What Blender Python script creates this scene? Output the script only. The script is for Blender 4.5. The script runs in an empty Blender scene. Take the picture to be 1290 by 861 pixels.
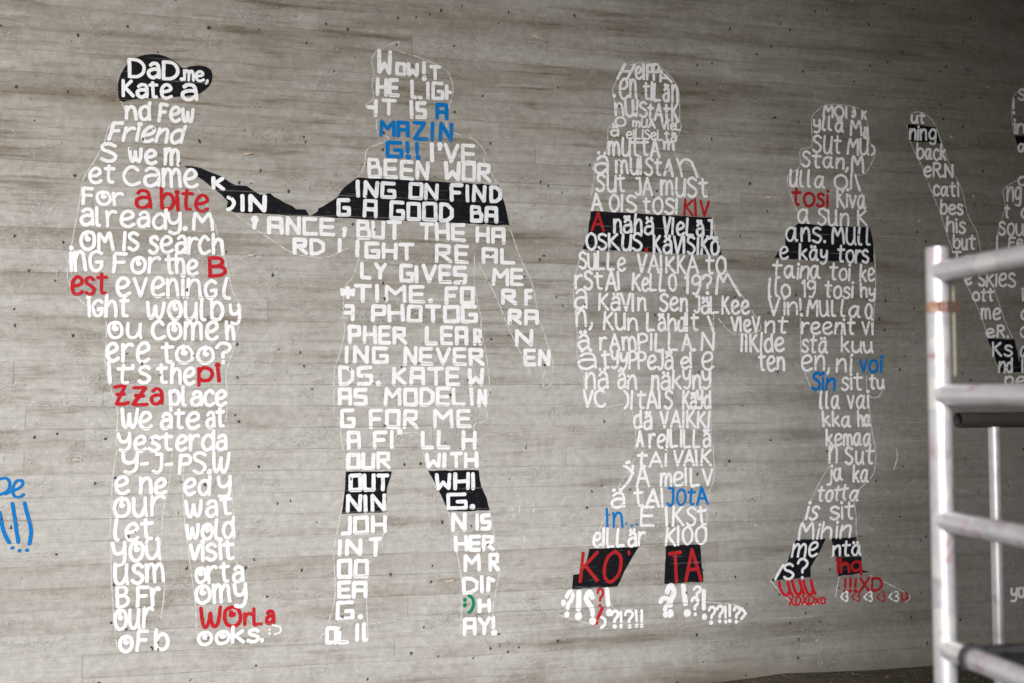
import bpy, math, random
from mathutils import Vector

# ------------------------------------------------------------------ camera, sky, light, exposure
scene = bpy.context.scene
W_PX, H_PX, F_PX = 1290.0, 861.0, 1254.0
EYE = Vector((0.0, -4.77, 1.47))
YAW, PITCH = math.radians(12.6), math.radians(2.83)
cam_data = bpy.data.cameras.new("camera")
cam = bpy.data.objects.new("camera", cam_data)
scene.collection.objects.link(cam)
cam.location = EYE
cam.rotation_euler = (math.pi / 2 + PITCH, 0.0, -YAW)
cam_data.sensor_width = 36.0
cam_data.lens = 36.0 * F_PX / W_PX
cam_data.clip_start = 0.05
cam_data.clip_end = 2000.0
cam_data.dof.use_dof = True
cam_data.dof.focus_distance = 4.75
cam_data.dof.aperture_fstop = 2.0
scene.camera = cam

SUN_EL, SUN_AZ = math.radians(15), math.radians(-155)
world = bpy.data.worlds.new("World")
scene.world = world
world.use_nodes = True
wn = world.node_tree
bg = wn.nodes["Background"]
sky = wn.nodes.new("ShaderNodeTexSky")
sky.sky_type = 'NISHITA'
sky.sun_disc = False
sky.sun_elevation = SUN_EL
sky.sun_rotation = SUN_AZ
sky.air_density = 1.0
sky.dust_density = 2.0
sky.ozone_density = 0.6
hs = wn.nodes.new("ShaderNodeHueSaturation")
hs.inputs["Saturation"].default_value = 0.45
wn.links.new(sky.outputs[0], hs.inputs["Color"])
wn.links.new(hs.outputs[0], bg.inputs[0])
bg.inputs[1].default_value = 0.06

sun_data = bpy.data.lights.new("sun", 'SUN')
sun_data.energy = 2.0
sun_data.angle = math.radians(22)
sun_data.color = (1.0, 0.993, 0.988)
sun = bpy.data.objects.new("sun", sun_data)
scene.collection.objects.link(sun)
sd = Vector((math.sin(SUN_AZ) * math.cos(SUN_EL), math.cos(SUN_AZ) * math.cos(SUN_EL), math.sin(SUN_EL)))
sun.rotation_euler = (-sd).to_track_quat('-Z', 'Y').to_euler()

scene.view_settings.view_transform = 'Standard'
scene.view_settings.look = 'None'
scene.view_settings.gamma = 1.0
scene.view_settings.exposure = 1.2
scene.render.engine = 'CYCLES'
scene.cycles.use_denoising = True
scene.cycles.max_bounces = 8
scene.cycles.diffuse_bounces = 5

# ------------------------------------------------------------------ helpers
COL = scene.collection
cy, sy_, cp, sp_ = math.cos(YAW), math.sin(YAW), math.cos(PITCH), math.sin(PITCH)
RIGHT = Vector((cy, -sy_, 0)); FWD = Vector((sy_ * cp, cy * cp, sp_)); UP = Vector((-sy_ * sp_, -cy * sp_, cp))


def ray(px, py):
    return FWD + RIGHT * ((px - W_PX / 2) / F_PX) + UP * ((H_PX / 2 - py) / F_PX)


def on_wall(px, py):
    """Where a point measured on the photograph lies on the wall: x along it, z above the ground."""
    d = ray(px, py)
    t = -EYE.y / d.y
    return (EYE.x + d.x * t, EYE.z + d.z * t)


BH = 0.100                                   # the width of a formwork board
Z_PHASE = on_wall(200, 512)[1] % BH


def at_depth(px, py, dist):
    """A point at a given distance in front of the lens."""
    return EYE + ray(px, py) * dist


def mesh_object(name, verts, faces, mat, parent=None, smooth=False):
    me = bpy.data.meshes.new(name)
    me.from_pydata(verts, [], faces)
    me.materials.append(mat)
    if smooth:
        me.polygons.foreach_set("use_smooth", [True] * len(me.polygons))
    me.update()
    o = bpy.data.objects.new(name, me)
    COL.objects.link(o)
    if parent is not None:
        o.parent = parent
    return o


def empty(name, loc=(0, 0, 0)):
    o = bpy.data.objects.new(name, None)
    o.location = loc
    o.empty_display_size = 0.1
    COL.objects.link(o)
    return o


def tag(o, label=None, category=None, group=None, kind=None):
    for k, v in (("label", label), ("category", category), ("group", group), ("kind", kind)):
        if v:
            o[k] = v
    return o


# ------------------------------------------------------------------ material helpers
class Nodes:
    def __init__(self, name):
        self.m = bpy.data.materials.new(name)
        self.m.use_nodes = True
        self.t = self.m.node_tree
        self.b = self.t.nodes["Principled BSDF"]
        self.b.inputs["Specular IOR Level"].default_value = 0.25

    def n(self, kind, **kw):
        nd = self.t.nodes.new(kind)
        for k, v in kw.items():
            setattr(nd, k, v)
        return nd

    def put(self, sock, v):
        if hasattr(v, "is_linked") or hasattr(v, "links"):
            self.t.links.new(v, sock)
        else:
            sock.default_value = v

    def math(self, op, a, b=0.0, c=0.0, clamp=False):
        nd = self.n("ShaderNodeMath", operation=op, use_clamp=clamp)
        self.put(nd.inputs[0], a); self.put(nd.inputs[1], b); self.put(nd.inputs[2], c)
        return nd.outputs[0]

    def noise(self, vec, scale=1.0, detail=3.0, rough=0.55, dist=0.0):
        nd = self.n("ShaderNodeTexNoise")
        self.put(nd.inputs["Vector"], vec)
        nd.inputs["Scale"].default_value = scale
        nd.inputs["Detail"].default_value = detail
        nd.inputs["Roughness"].default_value = rough
        nd.inputs["Distortion"].default_value = dist
        return nd.outputs["Fac"]

    def scale(self, vec, s):
        nd = self.n("ShaderNodeVectorMath", operation='MULTIPLY')
        self.put(nd.inputs[0], vec)
        nd.inputs[1].default_value = s
        return nd.outputs[0]

    def add(self, a, b):
        nd = self.n("ShaderNodeVectorMath", operation='ADD')
        self.put(nd.inputs[0], a); self.put(nd.inputs[1], b)
        return nd.outputs[0]

    def ramp(self, x, lo, hi, a=0.0, b=1.0):
        nd = self.n("ShaderNodeMapRange", interpolation_type='SMOOTHSTEP')
        self.put(nd.inputs["Value"], x)
        nd.inputs["From Min"].default_value = lo; nd.inputs["From Max"].default_value = hi
        nd.inputs["To Min"].default_value = a; nd.inputs["To Max"].default_value = b
        return nd.outputs[0]

    def mix(self, f, a, b, blend='MIX'):
        nd = self.n("ShaderNodeMix", data_type='RGBA', blend_type=blend)
        self.put(nd.inputs[0], f); self.put(nd.inputs[6], a); self.put(nd.inputs[7], b)
        return nd.outputs[2]

    def voronoi(self, vec, scale, rnd=1.0):
        nd = self.n("ShaderNodeTexVoronoi")
        self.put(nd.inputs["Vector"], vec)
        nd.inputs["Scale"].default_value = scale
        nd.inputs["Randomness"].default_value = rnd
        sep = self.n("ShaderNodeSeparateColor")
        self.t.links.new(nd.outputs["Color"], sep.inputs[0])
        return nd.outputs["Distance"], sep.outputs[0], sep.outputs[1]

    def bump(self, h, strength=0.5, dist=0.01):
        nd = self.n("ShaderNodeBump")
        nd.inputs["Strength"].default_value = strength
        nd.inputs["Distance"].default_value = dist
        self.put(nd.inputs["Height"], h)
        self.t.links.new(nd.outputs[0], self.b.inputs["Normal"])

    def obj(self):
        return self.n("ShaderNodeTexCoord").outputs["Object"]

    def sep(self, v):
        s = self.n("ShaderNodeSeparateXYZ")
        self.put(s.inputs[0], v)
        return s.outputs

    def comb(self, x, y, z):
        s = self.n("ShaderNodeCombineXYZ")
        self.put(s.inputs[0], x); self.put(s.inputs[1], y); self.put(s.inputs[2], z)
        return s.outputs[0]

    def done(self, color, rough=0.8):
        self.put(self.b.inputs["Base Color"], color)
        self.put(self.b.inputs["Roughness"], rough)
        return self.m


def rgb(r, g, b):
    return (r, g, b, 1.0)


def blow_holes(k, o):
    """Pores left by trapped air, the same on the bare concrete and through the paint on it."""
    clump = k.ramp(k.noise(k.scale(o, (1.5, 1, 2.2)), 1.6, 3), 0.42, 0.68)
    wob = k.scale(k.comb(k.noise(o, 110, 3), 0.5, k.noise(k.add(o, (3, 1, 7)), 110, 3)), (0.022, 0.0, 0.03))
    op = k.add(o, wob)
    flat = k.scale(op, (1.0, 0.0, 0.8))
    d1, r1, g1 = k.voronoi(flat, 9.5)
    hole1 = k.math('MULTIPLY', k.math('LESS_THAN', d1, k.math('MULTIPLY_ADD', k.math('MULTIPLY', g1, k.math('MULTIPLY', g1, g1)), 0.050, 0.017)), k.math('GREATER_THAN', k.math('MULTIPLY', r1, k.math('ADD', clump, 0.45)), 0.22))
    d2, r2, g2 = k.voronoi(k.add(flat, (11.3, 0, 4.1)), 21.0)
    hole2 = k.math('MULTIPLY', k.math('LESS_THAN', d2, k.math('MULTIPLY_ADD', k.math('MULTIPLY', g2, k.math('MULTIPLY', g2, g2)), 0.085, 0.040)), k.math('GREATER_THAN', k.math('MULTIPLY', r2, k.math('ADD', clump, 0.5)), 0.27))
    holes = k.math('MAXIMUM', hole1, hole2)
    return holes, op


def concrete_material():
    """Board-marked concrete: each cast board has its own tone and grain (attributes of the mesh)."""
    k = Nodes("board_marked_concrete")
    bu = k.n("ShaderNodeAttribute", attribute_name="board_pos").outputs["Vector"]     # u metres, v metres, board number
    tone = k.n("ShaderNodeAttribute", attribute_name="board_tone").outputs["Fac"]
    o = k.obj()
    u, v, bid = k.sep(bu)
    # slow waviness of the grain
    warp = k.math('MULTIPLY', k.math('SUBTRACT', k.noise(k.comb(u, v, bid), 2.2, 2), 0.5), 0.035)
    vw = k.math('ADD', v, warp)
    # the grain
    grain = k.noise(k.comb(k.math('MULTIPLY', u, 2.2), k.math('MULTIPLY', vw, 75.0), bid), 1.0, 4, 0.6)
    fine = k.noise(k.comb(k.math('MULTIPLY', u, 7.0), k.math('MULTIPLY', vw, 260.0), bid), 1.0, 3, 0.6)
    streak = k.noise(k.comb(k.math('MULTIPLY', u, 0.75), k.math('MULTIPLY', vw, 26.0), bid), 1.0, 3, 0.55, 0.4)
    patch = k.noise(k.comb(k.math('MULTIPLY', u, 1.1), k.math('MULTIPLY', v, 5.0), bid), 1.0, 4, 0.6)
    cloud = k.noise(k.scale(o, (0.7, 1.0, 1.3)), 1.0, 5, 0.6)
    mott = k.noise(o, 26.0, 5, 0.68)
    sand = k.noise(o, 260.0, 2, 0.6)
    sx, sy, sz = k.sep(o)
    # streaks that run on past the ends of the boards, and soft blotches
    ow = k.add(o, k.scale(k.comb(0.0, 0.0, k.noise(o, 1.4, 3)), (0.0, 0.0, 0.05)))
    run = k.noise(k.scale(ow, (0.8, 1.0, 10.0)), 1.0, 4, 0.55, 0.25)
    run2 = k.noise(k.add(k.scale(ow, (2.2, 1.0, 27.0)), (4, 2, 9)), 1.0, 5, 0.6, 0.35)
    blot = k.noise(k.scale(o, (2.6, 1.0, 5.5)), 1.0, 5, 0.68, 0.6)
    stain_shade = k.ramp(sz, 1.1, 3.0, 0.0, 1.0)                # browner, darker upward: part weather stain, part dim light put into the colour
    dark = k.math('MULTIPLY', k.ramp(streak, 0.48, 0.80), 0.22)
    dark = k.math('ADD', dark, k.math('MULTIPLY', k.ramp(run, 0.47, 0.74), 0.45))
    dark = k.math('ADD', dark, k.math('MULTIPLY', k.ramp(run2, 0.50, 0.74), k.math('MULTIPLY_ADD', stain_shade, 0.22, 0.45)))
    dark = k.math('ADD', dark, k.math('MULTIPLY', k.ramp(patch, 0.5, 0.78), 0.28))
    dark = k.math('MULTIPLY', dark, k.ramp(cloud, 0.3, 0.65, 0.35, 1.15))
    dark = k.math('ADD', dark, k.math('MULTIPLY', k.math('SUBTRACT', blot, 0.5), 1.0))
    dark = k.math('ADD', dark, k.math('MULTIPLY', k.math('SUBTRACT', tone, 0.5), 0.62))
    dark = k.math('ADD', dark, k.math('MULTIPLY', stain_shade, 0.34), clamp=True)
    pale = rgb(0.305, 0.300, 0.289)
    brown = rgb(0.122, 0.102, 0.075)
    c = k.mix(dark, pale, brown)
    # lime bloom
    c = k.mix(k.math('MULTIPLY', k.ramp(k.noise(k.scale(o, (1.6, 1, 7.0)), 1.3, 5, 0.65), 0.54, 0.75), 0.45), c, rgb(0.36, 0.357, 0.348))
    # ragged darkening to the right: part grime, part light falloff painted into the colour
    grime_shade = k.ramp(k.math('ADD', k.math('ADD', k.math('MULTIPLY', sx, 0.30), k.math('MULTIPLY', k.math('SUBTRACT', cloud, 0.5), 1.2)), k.math('MULTIPLY', k.math('SUBTRACT', run, 0.5), 0.8)), 0.25, 1.05)
    c = k.mix(k.math('MULTIPLY', grime_shade, 0.62), c, rgb(0.062, 0.056, 0.046))
    # fine grain and mottling
    var = k.math('ADD', k.math('MULTIPLY', k.math('SUBTRACT', grain, 0.5), 0.30), k.math('MULTIPLY', k.math('SUBTRACT', fine, 0.5), 0.25))
    var = k.math('ADD', var, k.math('MULTIPLY', k.math('SUBTRACT', mott, 0.5), 0.85))
    var = k.math('ADD', var, k.math('MULTIPLY', k.math('SUBTRACT', sand, 0.5), 0.6))
    var = k.math('ADD', var, 1.0)
    c = k.mix(1.0, c, k.comb(var, var, var), 'MULTIPLY')
    # mud splashed up from the ground
    c = k.mix(k.math('MULTIPLY', k.ramp(k.math('ADD', sz, k.math('MULTIPLY', k.noise(k.scale(o, (9.0, 1.0, 5.0)), 1.0, 5, 0.7), 0.30)), 0.34, 0.12), 0.55), c, rgb(0.10, 0.088, 0.068))
    # knots
    kd, kr, kg = k.voronoi(k.add(k.comb(k.math('MULTIPLY', u, 5.0), k.math('MULTIPLY', v, 10.5), k.math('MULTIPLY', bid, 1.0)),
                                 k.scale(k.comb(k.noise(o, 18, 2), k.noise(k.add(o, (5, 5, 5)), 18, 2), 0.0), (0.22, 0.22, 0.0))), 1.0)
    knot = k.math('MULTIPLY', k.ramp(kd, 0.34, 0.10), k.math('GREATER_THAN', kr, 0.70))
    ring = k.math('MULTIPLY', k.math('MULTIPLY', k.math('ADD', k.math('SINE', k.math('MULTIPLY', kd, 60.0)), 1.0), 0.5), k.math('MULTIPLY', k.ramp(kd, 0.5, 0.2), k.math('GREATER_THAN', kr, 0.70)))
    scuff = k.ramp(k.noise(o, 120.0, 3, 0.7), 0.42, 0.62)
    c = k.mix(k.math('MULTIPLY', k.math('MULTIPLY', knot, scuff), 0.6), c, rgb(0.10, 0.085, 0.065))
    c = k.mix(k.math('MULTIPLY', k.math('MULTIPLY', knot, k.math('SUBTRACT', 1.0, scuff)), 0.18), c, rgb(0.40, 0.39, 0.37))
    c = k.mix(k.math('MULTIPLY', ring, 0.2), c, rgb(0.14, 0.125, 0.10))
    gritzone = k.ramp(k.noise(k.scale(o, (1.0, 1.0, 2.2)), 3.1, 4, 0.65), 0.50, 0.64)
    grit = k.noise(o, 75.0, 4, 0.75)
    c = k.mix(k.math('MULTIPLY', gritzone, k.ramp(grit, 0.52, 0.66, 0.0, 0.6)), c, rgb(0.10, 0.088, 0.07))
    c = k.mix(k.math('MULTIPLY', gritzone, k.ramp(grit, 0.44, 0.34, 0.0, 0.5)), c, rgb(0.46, 0.455, 0.44))
    # blow holes of two sizes, warped so that none is a clean disc
    holes, op = blow_holes(k, o)
    c = k.mix(k.math('MULTIPLY', holes, 0.95), c, rgb(0.022, 0.020, 0.018))
    # crumbs of pale mortar
    d3, r3, g3 = k.voronoi(k.add(k.scale(op, (1.0, 0.0, 1.5)), (3.3, 0, 9.1)), 9.0)
    crumb = k.math('MULTIPLY', k.ramp(d3, 0.11, 0.04), k.math('GREATER_THAN', r3, 0.72))
    c = k.mix(k.math('MULTIPLY', crumb, 0.5), c, rgb(0.52, 0.515, 0.5))
    # seam along the board edge: dark here, mortar fin there
    vv = k.n("ShaderNodeAttribute", attribute_name="board_edge").outputs["Vector"]
    eu, ev, er = k.sep(vv)
    ed = k.math('ADD', ev, k.math('MULTIPLY', k.math('SUBTRACT', k.noise(o, 30, 2), 0.5), 0.002))
    line = k.ramp(ed, 0.0027, 0.0004)
    sel = k.noise(k.comb(k.math('MULTIPLY', u, 1.3), 0.0, bid), 1.0, 3, 0.6)
    c = k.mix(k.math('MULTIPLY', line, k.ramp(sel, 0.42, 0.64, 0.0, 0.75)), c, rgb(0.09, 0.085, 0.075))
    c = k.mix(k.math('MULTIPLY', line, k.ramp(sel, 0.44, 0.30, 0.0, 0.5)), c, rgb(0.55, 0.54, 0.52))
    leak = k.math('MULTIPLY', k.ramp(ed, 0.0118, 0.001), k.ramp(k.noise(k.comb(k.math('MULTIPLY', u, 1.7), 3.0, bid), 1.0, 4, 0.6), 0.48, 0.68))
    c = k.mix(k.math('MULTIPLY', leak, 0.35), c, rgb(0.10, 0.085, 0.062))
    butt = k.math('MULTIPLY', k.ramp(eu, 0.004, 0.001), k.ramp(k.noise(o, 14, 2), 0.35, 0.6))
    c = k.mix(k.math('MULTIPLY', butt, 0.45), c, rgb(0.10, 0.095, 0.085))
    h = k.math('ADD', k.math('MULTIPLY', grain, 0.35), k.math('MULTIPLY', fine, 0.15))
    h = k.math('ADD', h, k.math('MULTIPLY', mott, 0.5))
    h = k.math('SUBTRACT', h, k.math('MULTIPLY', holes, 1.6))
    h = k.math('ADD', h, k.math('MULTIPLY', crumb, 0.9))
    h = k.math('SUBTRACT', h, k.math('MULTIPLY', k.math('ADD', ring, knot), 0.25))
    h = k.math('ADD', h, k.math('MULTIPLY', sand, 0.12))
    h = k.math('ADD', h, k.math('MULTIPLY', k.math('MULTIPLY', gritzone, grit), 1.2))
    k.bump(h, 0.9, 0.005)
    return k.done(c, 0.85)


def paint_material(name, col, thin=0.0, wear=0.0, under=rgb(0.3, 0.28, 0.25), bare=0.45):
    """Brushed wall paint: uneven coat, worn off over the grain of the concrete."""
    k = Nodes(name)
    o = k.obj()
    n1 = k.noise(k.scale(o, (1.0, 1.0, 1.0)), 34.0, 4, 0.6)
    n2 = k.noise(k.scale(o, (40.0, 1.0, 160.0)), 1.0, 3, 0.6)
    n3 = k.noise(o, 190.0, 2, 0.6)
    f = k.math('ADD', k.math('MULTIPLY', n1, 0.6), k.math('MULTIPLY', n2, 0.4))
    c = k.mix(k.math('MULTIPLY', k.ramp(f, 0.48, 0.70), thin), col, under)
    c = k.mix(k.math('MULTIPLY', k.ramp(k.math('ADD', k.math('MULTIPLY', n3, 0.5), k.math('MULTIPLY', n1, 0.5)), 0.60, 0.66), wear), c, under)
    # the concrete telling through: board joints, grain ridges, pores
    sx, sy, sz = k.sep(o)
    fr = k.math('FRACT', k.math('DIVIDE', k.math('SUBTRACT', sz, Z_PHASE), BH))
    jd = k.math('MULTIPLY', k.math('MINIMUM', fr, k.math('SUBTRACT', 1.0, fr)), BH)
    jd = k.math('ADD', jd, k.math('MULTIPLY', k.math('SUBTRACT', k.noise(o, 60, 2), 0.5), 0.003))
    joint = k.math('MULTIPLY', k.ramp(jd, 0.0034, 0.0006), k.ramp(k.noise(k.scale(o, (5.0, 1.0, 14.0)), 1.0, 3, 0.6), 0.42, 0.60))
    ridge = k.ramp(k.noise(k.scale(o, (9.0, 1.0, 130.0)), 1.0, 4, 0.7), 0.60, 0.70)
    c = k.mix(k.math('MULTIPLY', ridge, bare), c, rgb(0.20, 0.19, 0.175))
    c = k.mix(k.math('MULTIPLY', joint, 0.65), c, rgb(0.13, 0.12, 0.105))
    holes, op = blow_holes(k, o)
    c = k.mix(k.math('MULTIPLY', holes, 0.9), c, rgb(0.03, 0.028, 0.025))
    k.bump(k.math('ADD', k.math('MULTIPLY', f, 0.6), k.math('MULTIPLY', n3, 0.3)), 0.5, 0.002)
    k.b.inputs["Specular IOR Level"].default_value = 0.06
    return k.done(c, 0.7)


def chalk_material():
    k = Nodes("chalk_line")
    o = k.obj()
    n = k.noise(o, 45.0, 4, 0.65)
    al = k.ramp(n, 0.28, 0.56, 0.25, 0.8)
    k.put(k.b.inputs["Alpha"], al)
    return k.done(rgb(0.52, 0.515, 0.5), 0.9)


def plain_material(name, a, b, scale=8.0, rough=0.8, bump=0.3, dist=0.01):
    k = Nodes(name)
    o = k.obj()
    n = k.noise(o, scale, 6, 0.65)
    k.bump(n, bump, dist)
    return k.done(k.mix(k.ramp(n, 0.3, 0.7), a, b), rough)


def ground_material():
    k = Nodes("dark_soil")
    o = k.obj()
    n = k.noise(o, 1.6, 6, 0.65)
    n2 = k.noise(o, 30.0, 5, 0.7)
    x, y, z = k.sep(o)
    soil = k.mix(k.ramp(n2, 0.3, 0.7), rgb(0.055, 0.048, 0.038), rgb(0.13, 0.115, 0.09))
    d, r, g = k.voronoi(o, 22.0)
    peb = k.math('MULTIPLY', k.ramp(d, 0.4, 0.2), k.math('GREATER_THAN', r, 0.6))
    soil = k.mix(peb, soil, k.mix(g, rgb(0.10, 0.05, 0.03), rgb(0.18, 0.15, 0.12)))
    out = k.ramp(k.math('ADD', x, k.math('MULTIPLY', n, 1.5)), -4.0, -7.0)
    c = k.mix(out, soil, k.mix(n2, rgb(0.30, 0.29, 0.27), rgb(0.40, 0.39, 0.36)))
    k.bump(k.math('ADD', n2, peb), 0.8, 0.02)
    return k.done(c, 0.9)


def tube_material(name, base, dirt, splash=None, metal=0.0, rough=0.45):
    k = Nodes(name)
    o = k.obj()
    n = k.noise(o, 22.0, 5, 0.65)
    c = k.mix(k.ramp(n, 0.46, 0.75), base, dirt)
    if splash:
        n2 = k.noise(k.add(o, (7.1, 2.2, 0.4)), 13.0, 3, 0.6, 0.6)
        c = k.mix(k.math('MULTIPLY', k.ramp(n2, 0.54, 0.70), 0.75), c, splash)
        n3 = k.noise(k.add(o, (1.1, 9.2, 3.4)), 10.0, 2, 0.5, 0.3)
        c = k.mix(k.math('MULTIPLY', k.ramp(n3, 0.57, 0.61), 0.9), c, rgb(0.82, 0.82, 0.82))
    k.b.inputs["Metallic"].default_value = metal
    k.bump(n, 0.25, 0.002)
    return k.done(c, rough)


M = {
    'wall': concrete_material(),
    'w': paint_material("white_wall_paint", rgb(0.59, 0.60, 0.625), 0.65, 0.5, rgb(0.40, 0.40, 0.405)),
    't': paint_material("thin_white_paint_on_black", rgb(0.55, 0.565, 0.60), 0.5, 0.2, rgb(0.20, 0.21, 0.24)),
    'r': paint_material("red_wall_paint", rgb(0.33, 0.010, 0.017), 0.2, 0.2, rgb(0.22, 0.03, 0.03)),
    'd': paint_material("dark_red_paint_on_black", rgb(0.27, 0.012, 0.015), 0.5, 0.2, rgb(0.08, 0.006, 0.008)),
    'b': paint_material("blue_wall_paint", rgb(0.002, 0.118, 0.35), 0.25, 0.2, rgb(0.01, 0.10, 0.26)),
    'g': paint_material("green_wall_paint", rgb(0.003, 0.15, 0.058), 0.2, 0.15, rgb(0.02, 0.13, 0.06)),
    'k': paint_material("black_wall_paint", rgb(0.0045, 0.005, 0.0075), 0.4, 0.30, rgb(0.022, 0.022, 0.024)),
    'chalk': chalk_material(),
    'ground': ground_material(),
    'blocker': plain_material("blocker_concrete", rgb(0.20, 0.19, 0.17), rgb(0.26, 0.25, 0.23), 2.0),
    'bank': plain_material("dull_bank_soil", rgb(0.09, 0.08, 0.06), rgb(0.15, 0.13, 0.10), 1.2, 0.9, 0.5, 0.05),
    'alu': tube_material("paint_splashed_aluminium", rgb(0.70, 0.70, 0.75), rgb(0.50, 0.50, 0.55), rgb(0.50, 0.19, 0.24), 0.55, 0.40),
    'alu_plain': tube_material("dull_aluminium", rgb(0.62, 0.62, 0.66), rgb(0.42, 0.42, 0.45), None, 0.6, 0.42),
    'steel': tube_material("dark_scaffold_steel", rgb(0.035, 0.033, 0.032), rgb(0.06, 0.05, 0.045)),
    'hook': tube_material("blackened_hook_steel", rgb(0.05, 0.048, 0.053), rgb(0.03, 0.027, 0.03)),
    'tape': plain_material("orange_brown_tape", rgb(0.30, 0.13, 0.07), rgb(0.50, 0.38, 0.32), 60.0, 0.6),
    'clip': plain_material("brown_clip", rgb(0.06, 0.026, 0.012), rgb(0.03, 0.015, 0.01), 60.0, 0.6),
    'tape_dark': plain_material("dark_tape_stripe", rgb(0.09, 0.03, 0.05), rgb(0.05, 0.02, 0.03), 60.0, 0.6),
    'leaf': plain_material("dead_leaf", rgb(0.10, 0.045, 0.025), rgb(0.20, 0.11, 0.07), 30.0),
    'splinter': plain_material("yellow_wood_splinter", rgb(0.42, 0.31, 0.18), rgb(0.55, 0.48, 0.38), 40.0),
    'cord': plain_material("yellowed_cord", rgb(0.42, 0.40, 0.30), rgb(0.34, 0.32, 0.25), 60.0, 0.7),
}

# ------------------------------------------------------------------ the place: ground, wall, unseen light blockers
rnd = random.Random(11)


def box(v, f, lo, hi):
    i = len(v)
    x0, y0, z0 = lo; x1, y1, z1 = hi
    v += [(x0, y0, z0), (x1, y0, z0), (x1, y1, z0), (x0, y1, z0), (x0, y0, z1), (x1, y0, z1), (x1, y1, z1), (x0, y1, z1)]
    f += [(i, i + 3, i + 2, i + 1), (i + 4, i + 5, i + 6, i + 7), (i, i + 1, i + 5, i + 4), (i + 1, i + 2, i + 6, i + 5), (i + 2, i + 3, i + 7, i + 6), (i + 3, i, i + 4, i + 7)]


def build_ground():
    v, f = [], []
    xs = [-400, -120, -40, -20, -12] + [-8 + 0.5 * i for i in range(49)] + [22, 40, 120, 400]
    ys = [-400, -120, -40, -16, -10, -8] + [-7 + 0.25 * i for i in range(29)] + [0.3, 5, 60, 400]
    r = random.Random(3)
    for y in ys:
        for x in xs:
            near = -8 <= x <= 16 and -7 <= y <= 0
            v.append((x, y, (r.uniform(-0.02, 0.02) if near else 0.0)))
    nx = len(xs)
    for j in range(len(ys) - 1):
        for i in range(nx - 1):
            a = j * nx + i
            f.append((a, a + 1, a + nx + 1, a + nx))
    o = mesh_object("ground", v, f, M['ground'], smooth=True)
    tag(o, "dark brown soil strewn with bits of leaf at the foot of the wall", None, None, "structure")


build_ground()

X_L, X_R = -16.0, 30.0
WALL_TOP = 6.39


def build_wall():
    v, f, pos, edge, tone = [], [], [], [], []
    def quad(a, b, c, d, P, E, T):
        i = len(v)
        v.extend((a, b, c, d)); f.append((i, i + 1, i + 2, i + 3))
        pos.extend(P); edge.extend(E); tone.extend([T] * 4)
    row = 0
    z0 = Z_PHASE - BH
    bid = 0
    while z0 < WALL_TOP:
        z1 = min(z0 + BH, WALL_TOP)
        x0 = X_L - rnd.uniform(0, 3)
        while x0 < X_R:
            L = rnd.choice((1.5, 2.4, 3.6, 4.2, 4.8, 5.4)) * rnd.uniform(0.9, 1.1)
            x1 = min(x0 + L, X_R)
            bid += 1
            y = -rnd.uniform(0.0, 0.0011)
            t = min(1.0, max(0.0, rnd.gauss(0.45, 0.15)))
            uo, vo = rnd.uniform(0, 60), rnd.uniform(0, 40)
            zb, zt = max(z0, -0.15), z1
            n = max(1, int((x1 - x0) / 0.6))
            # the face, cut into four bands so that distance to the edges interpolates
            e = 0.012
            zs = [zb, zb + e, zt - e, zt]
            ed = [0.0, e, e, 0.0]
            xs = [x0, x0 + e, x1 - e, x1]
            ex = [0.0, e, e, 0.0]
            for a in range(3):
                for b in range(3):
                    q = [(a, b), (a + 1, b), (a + 1, b + 1), (a, b + 1)]
                    quad(*[(xs[i], y, zs[j]) for i, j in q],
                         [(xs[i] - x0 + uo, zs[j] - z0 + vo, bid * 0.37) for i, j in q],
                         [(ex[i], ed[j], 0.0) for i, j in q], t)
            # the board's rim back into the wall
            for (p, q_) in (((x0, zb), (x1, zb)), ((x1, zb), (x1, zt)), ((x1, zt), (x0, zt)), ((x0, zt), (x0, zb))):
                quad((p[0], y, p[1]), (p[0], 0.004, p[1]), (q_[0], 0.004, q_[1]), (q_[0], y, q_[1]),
                     [(p[0], p[1], bid * 0.37)] * 4, [(0.0, 0.0, 0.0)] * 4, t)
            x0 = x1
        z0 = z1
        row += 1
    n0 = len(f)
    vb, fb = [], []
    box(vb, fb, (X_L, 0.003, -0.3), (X_R, 0.5, WALL_TOP))
    i = len(v)
    v.extend(vb); f.extend([tuple(i + k for k in q) for q in fb])
    pos.extend([(p[0], p[2], 0.0) for p in vb]); edge.extend([(0.1, 0.1, 0.0)] * len(vb)); tone.extend([0.5] * len(vb))
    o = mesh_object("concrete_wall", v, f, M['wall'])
    me = o.data
    for name, data in (("board_pos", pos), ("board_edge", edge)):
        a = me.attributes.new(name, 'FLOAT_VECTOR', 'POINT')
        a.data.foreach_set("vector", [c for p in data for c in p])
    a = me.attributes.new("board_tone", 'FLOAT', 'POINT')
    a.data.foreach_set("value", tone)
    tag(o, "board-marked grey concrete wall behind the scaffold, covered with painted figures", "wall", None, "thing")
    return o


WALL = build_wall()


SHADE_WALL_X, SHADE_SLAB_X, SHADE_SLAB_Z = -0.9, -4.0, 6.4


def build_shade_blockers():
    v, f = [], []
    box(v, f, (SHADE_SLAB_X, -9.9, SHADE_SLAB_Z), (60, 0.6, 5.6))  # unseen slab added overhead to cut the sky and dim the upper wall
    o = mesh_object("added_shade_slab", v, f, M['blocker'])
    tag(o, "concrete slab added overhead out of view to shade the wall", None, None, "structure")
    v, f = [], []
    # added wall behind the camera, its edge placed to darken the right side
    box(v, f, (SHADE_WALL_X, -9.9, -0.3), (60, -9.4, SHADE_SLAB_Z - 0.01))
    o = mesh_object("added_shade_wall", v, f, M['blocker'])
    tag(o, "plain concrete wall added out of view to shade the painted wall", "wall")


build_shade_blockers()

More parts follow.
